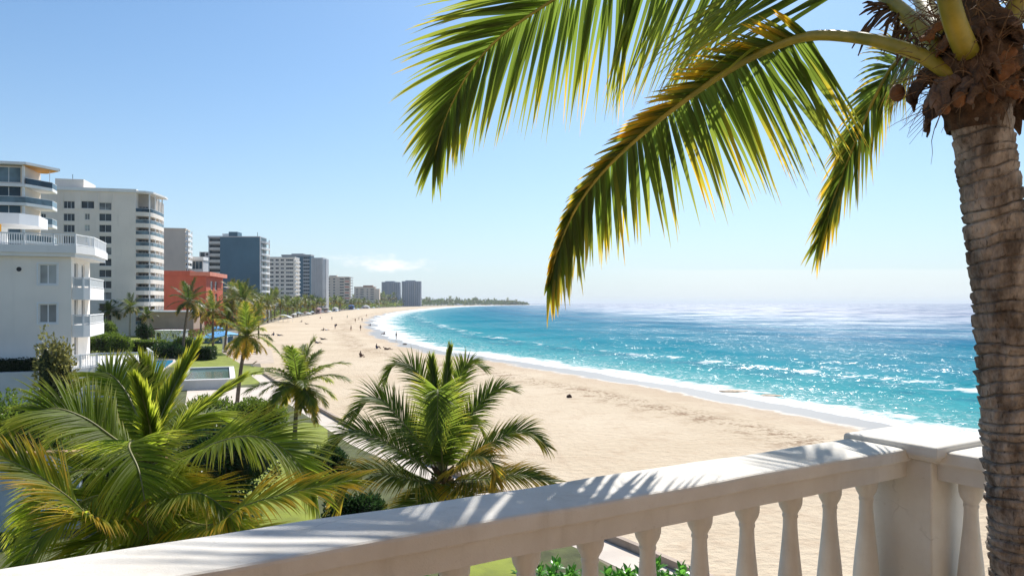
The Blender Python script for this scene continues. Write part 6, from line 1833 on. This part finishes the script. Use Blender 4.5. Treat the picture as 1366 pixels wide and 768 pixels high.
# ------------------------------------------------------------------ sea haze: one even box of air round everything
hm = bpy.data.materials.new('sea haze'); hm.use_nodes = True; ht_ = hm.node_tree
for n_ in list(ht_.nodes):
    if n_.type != 'OUTPUT_MATERIAL': ht_.nodes.remove(n_)
pvn = ht_.nodes.new('ShaderNodeVolumePrincipled'); pvn.inputs['Color'].default_value = (.86, .93, 1, 1); pvn.inputs['Density'].default_value = .00006; pvn.inputs['Anisotropy'].default_value = .2
ht_.links.new(pvn.outputs[0], ht_.nodes['Material Output'].inputs['Volume'])
b = MB(); b.box(-46000, 46000, -46000, 46000, -8, 95); hz_o = b.build('haze', hm); hz_o['kind'] = 'stuff'

# ------------------------------------------------------------------ sky, sun, camera
w = bpy.data.worlds.new('World'); scene.world = w; w.use_nodes = True
N, L = w.node_tree.nodes, w.node_tree.links
bg = N['Background']
sky = N.new('ShaderNodeTexSky'); sky.sky_type = 'NISHITA'; sky.sun_disc = False
sky.sun_elevation = R(SUN_EL); sky.sun_rotation = R(SUN_AZ); sky.altitude = 0; sky.air_density = 1.0; sky.dust_density = 0.8; sky.ozone_density = 7.0
tc = N.new('ShaderNodeTexCoord'); sp = N.new('ShaderNodeSeparateXYZ'); L.new(tc.outputs['Generated'], sp.inputs[0])
X_, Y_, Z_ = sp.outputs
el = math_(N, L, 'DIVIDE', Z_, math_(N, L, 'MAXIMUM', Y_, .05)); azr = math_(N, L, 'DIVIDE', X_, math_(N, L, 'MAXIMUM', Y_, .05))
cv = N.new('ShaderNodeCombineXYZ'); L.new(math_(N, L, 'MULTIPLY', azr, 26.0), cv.inputs[0]); L.new(math_(N, L, 'MULTIPLY', el, 70.0), cv.inputs[1])
cn = noise(N, L, cv.outputs[0], 1.0, 8, .55)
win = math_(N, L, 'MULTIPLY', math_(N, L, 'MULTIPLY', maprange(N, L, el, .030, .050), maprange(N, L, el, .082, .052)), math_(N, L, 'MULTIPLY', maprange(N, L, azr, -.30, -.19), maprange(N, L, azr, -.03, -.15)))
cl1 = math_(N, L, 'MULTIPLY', maprange(N, L, math_(N, L, 'MULTIPLY_ADD', win, .34, cn), .66, 1.0), maprange(N, L, win, 0, .35))
cv2 = N.new('ShaderNodeCombineXYZ'); L.new(math_(N, L, 'MULTIPLY', azr, 5.0), cv2.inputs[0]); L.new(math_(N, L, 'MULTIPLY', el, 60.0), cv2.inputs[1])
cn2 = noise(N, L, cv2.outputs[0], 1.0, 6, .5)
elw = math_(N, L, 'MULTIPLY_ADD', cn2, .012, el)
cl2 = math_(N, L, 'MULTIPLY', math_(N, L, 'MULTIPLY', maprange(N, L, elw, .053, .049), maprange(N, L, azr, .06, .3)), math_(N, L, 'GREATER_THAN', Y_, .1))
cloud = math_(N, L, 'MAXIMUM', math_(N, L, 'MULTIPLY', cl1, .95), math_(N, L, 'MULTIPLY', cl2, .22))
tint = mixcol(N, L, 1.0, sky.outputs[0], (.76, .875, .865), 'MULTIPLY')
up_ = math_(N, L, 'MAXIMUM', Z_, 0.0)
hz_ = math_(N, L, 'POWER', math_(N, L, 'SUBTRACT', 1.0, up_), 7.0)      # sea haze paling the lowest sky
tint = mixcol(N, L, math_(N, L, 'MULTIPLY', hz_, .8), tint, (4.9, 5.55, 6.1))
skc = mixcol(N, L, cloud, tint, (7.2, 7.2, 7.2))
L.new(skc, bg.inputs['Color']); bg.inputs['Strength'].default_value = .105

sl = bpy.data.lights.new('sun', 'SUN'); sl.energy = 4.2; sl.angle = R(.53); sl.color = (1, .955, .89)
so = bpy.data.objects.new('sun', sl); COL.objects.link(so)
sd = Vector((math.sin(R(SUN_AZ)) * math.cos(R(SUN_EL)), math.cos(R(SUN_AZ)) * math.cos(R(SUN_EL)), math.sin(R(SUN_EL))))
so.rotation_euler = sd.to_track_quat('Z', 'Y').to_euler()

cam = bpy.data.cameras.new('camera'); co = bpy.data.objects.new('camera', cam); COL.objects.link(co)
cam.sensor_fit = 'HORIZONTAL'; cam.sensor_width = 36; cam.lens = 36 * F / 1366
cam.shift_y = (HZ - 384) / 1366
co.location = (0, 0, H); co.rotation_euler = (R(90), 0, 0)
cam.clip_start = .05; cam.clip_end = 90000
scene.camera = co
scene.render.engine = 'CYCLES'
scene.cycles.use_denoising = True
scene.cycles.max_bounces = 8; scene.cycles.transparent_max_bounces = 8; scene.cycles.sample_clamp_indirect = 6
scene.view_settings.view_transform = 'Standard'; scene.view_settings.look = 'None'; scene.view_settings.gamma = 1; scene.view_settings.exposure = .58
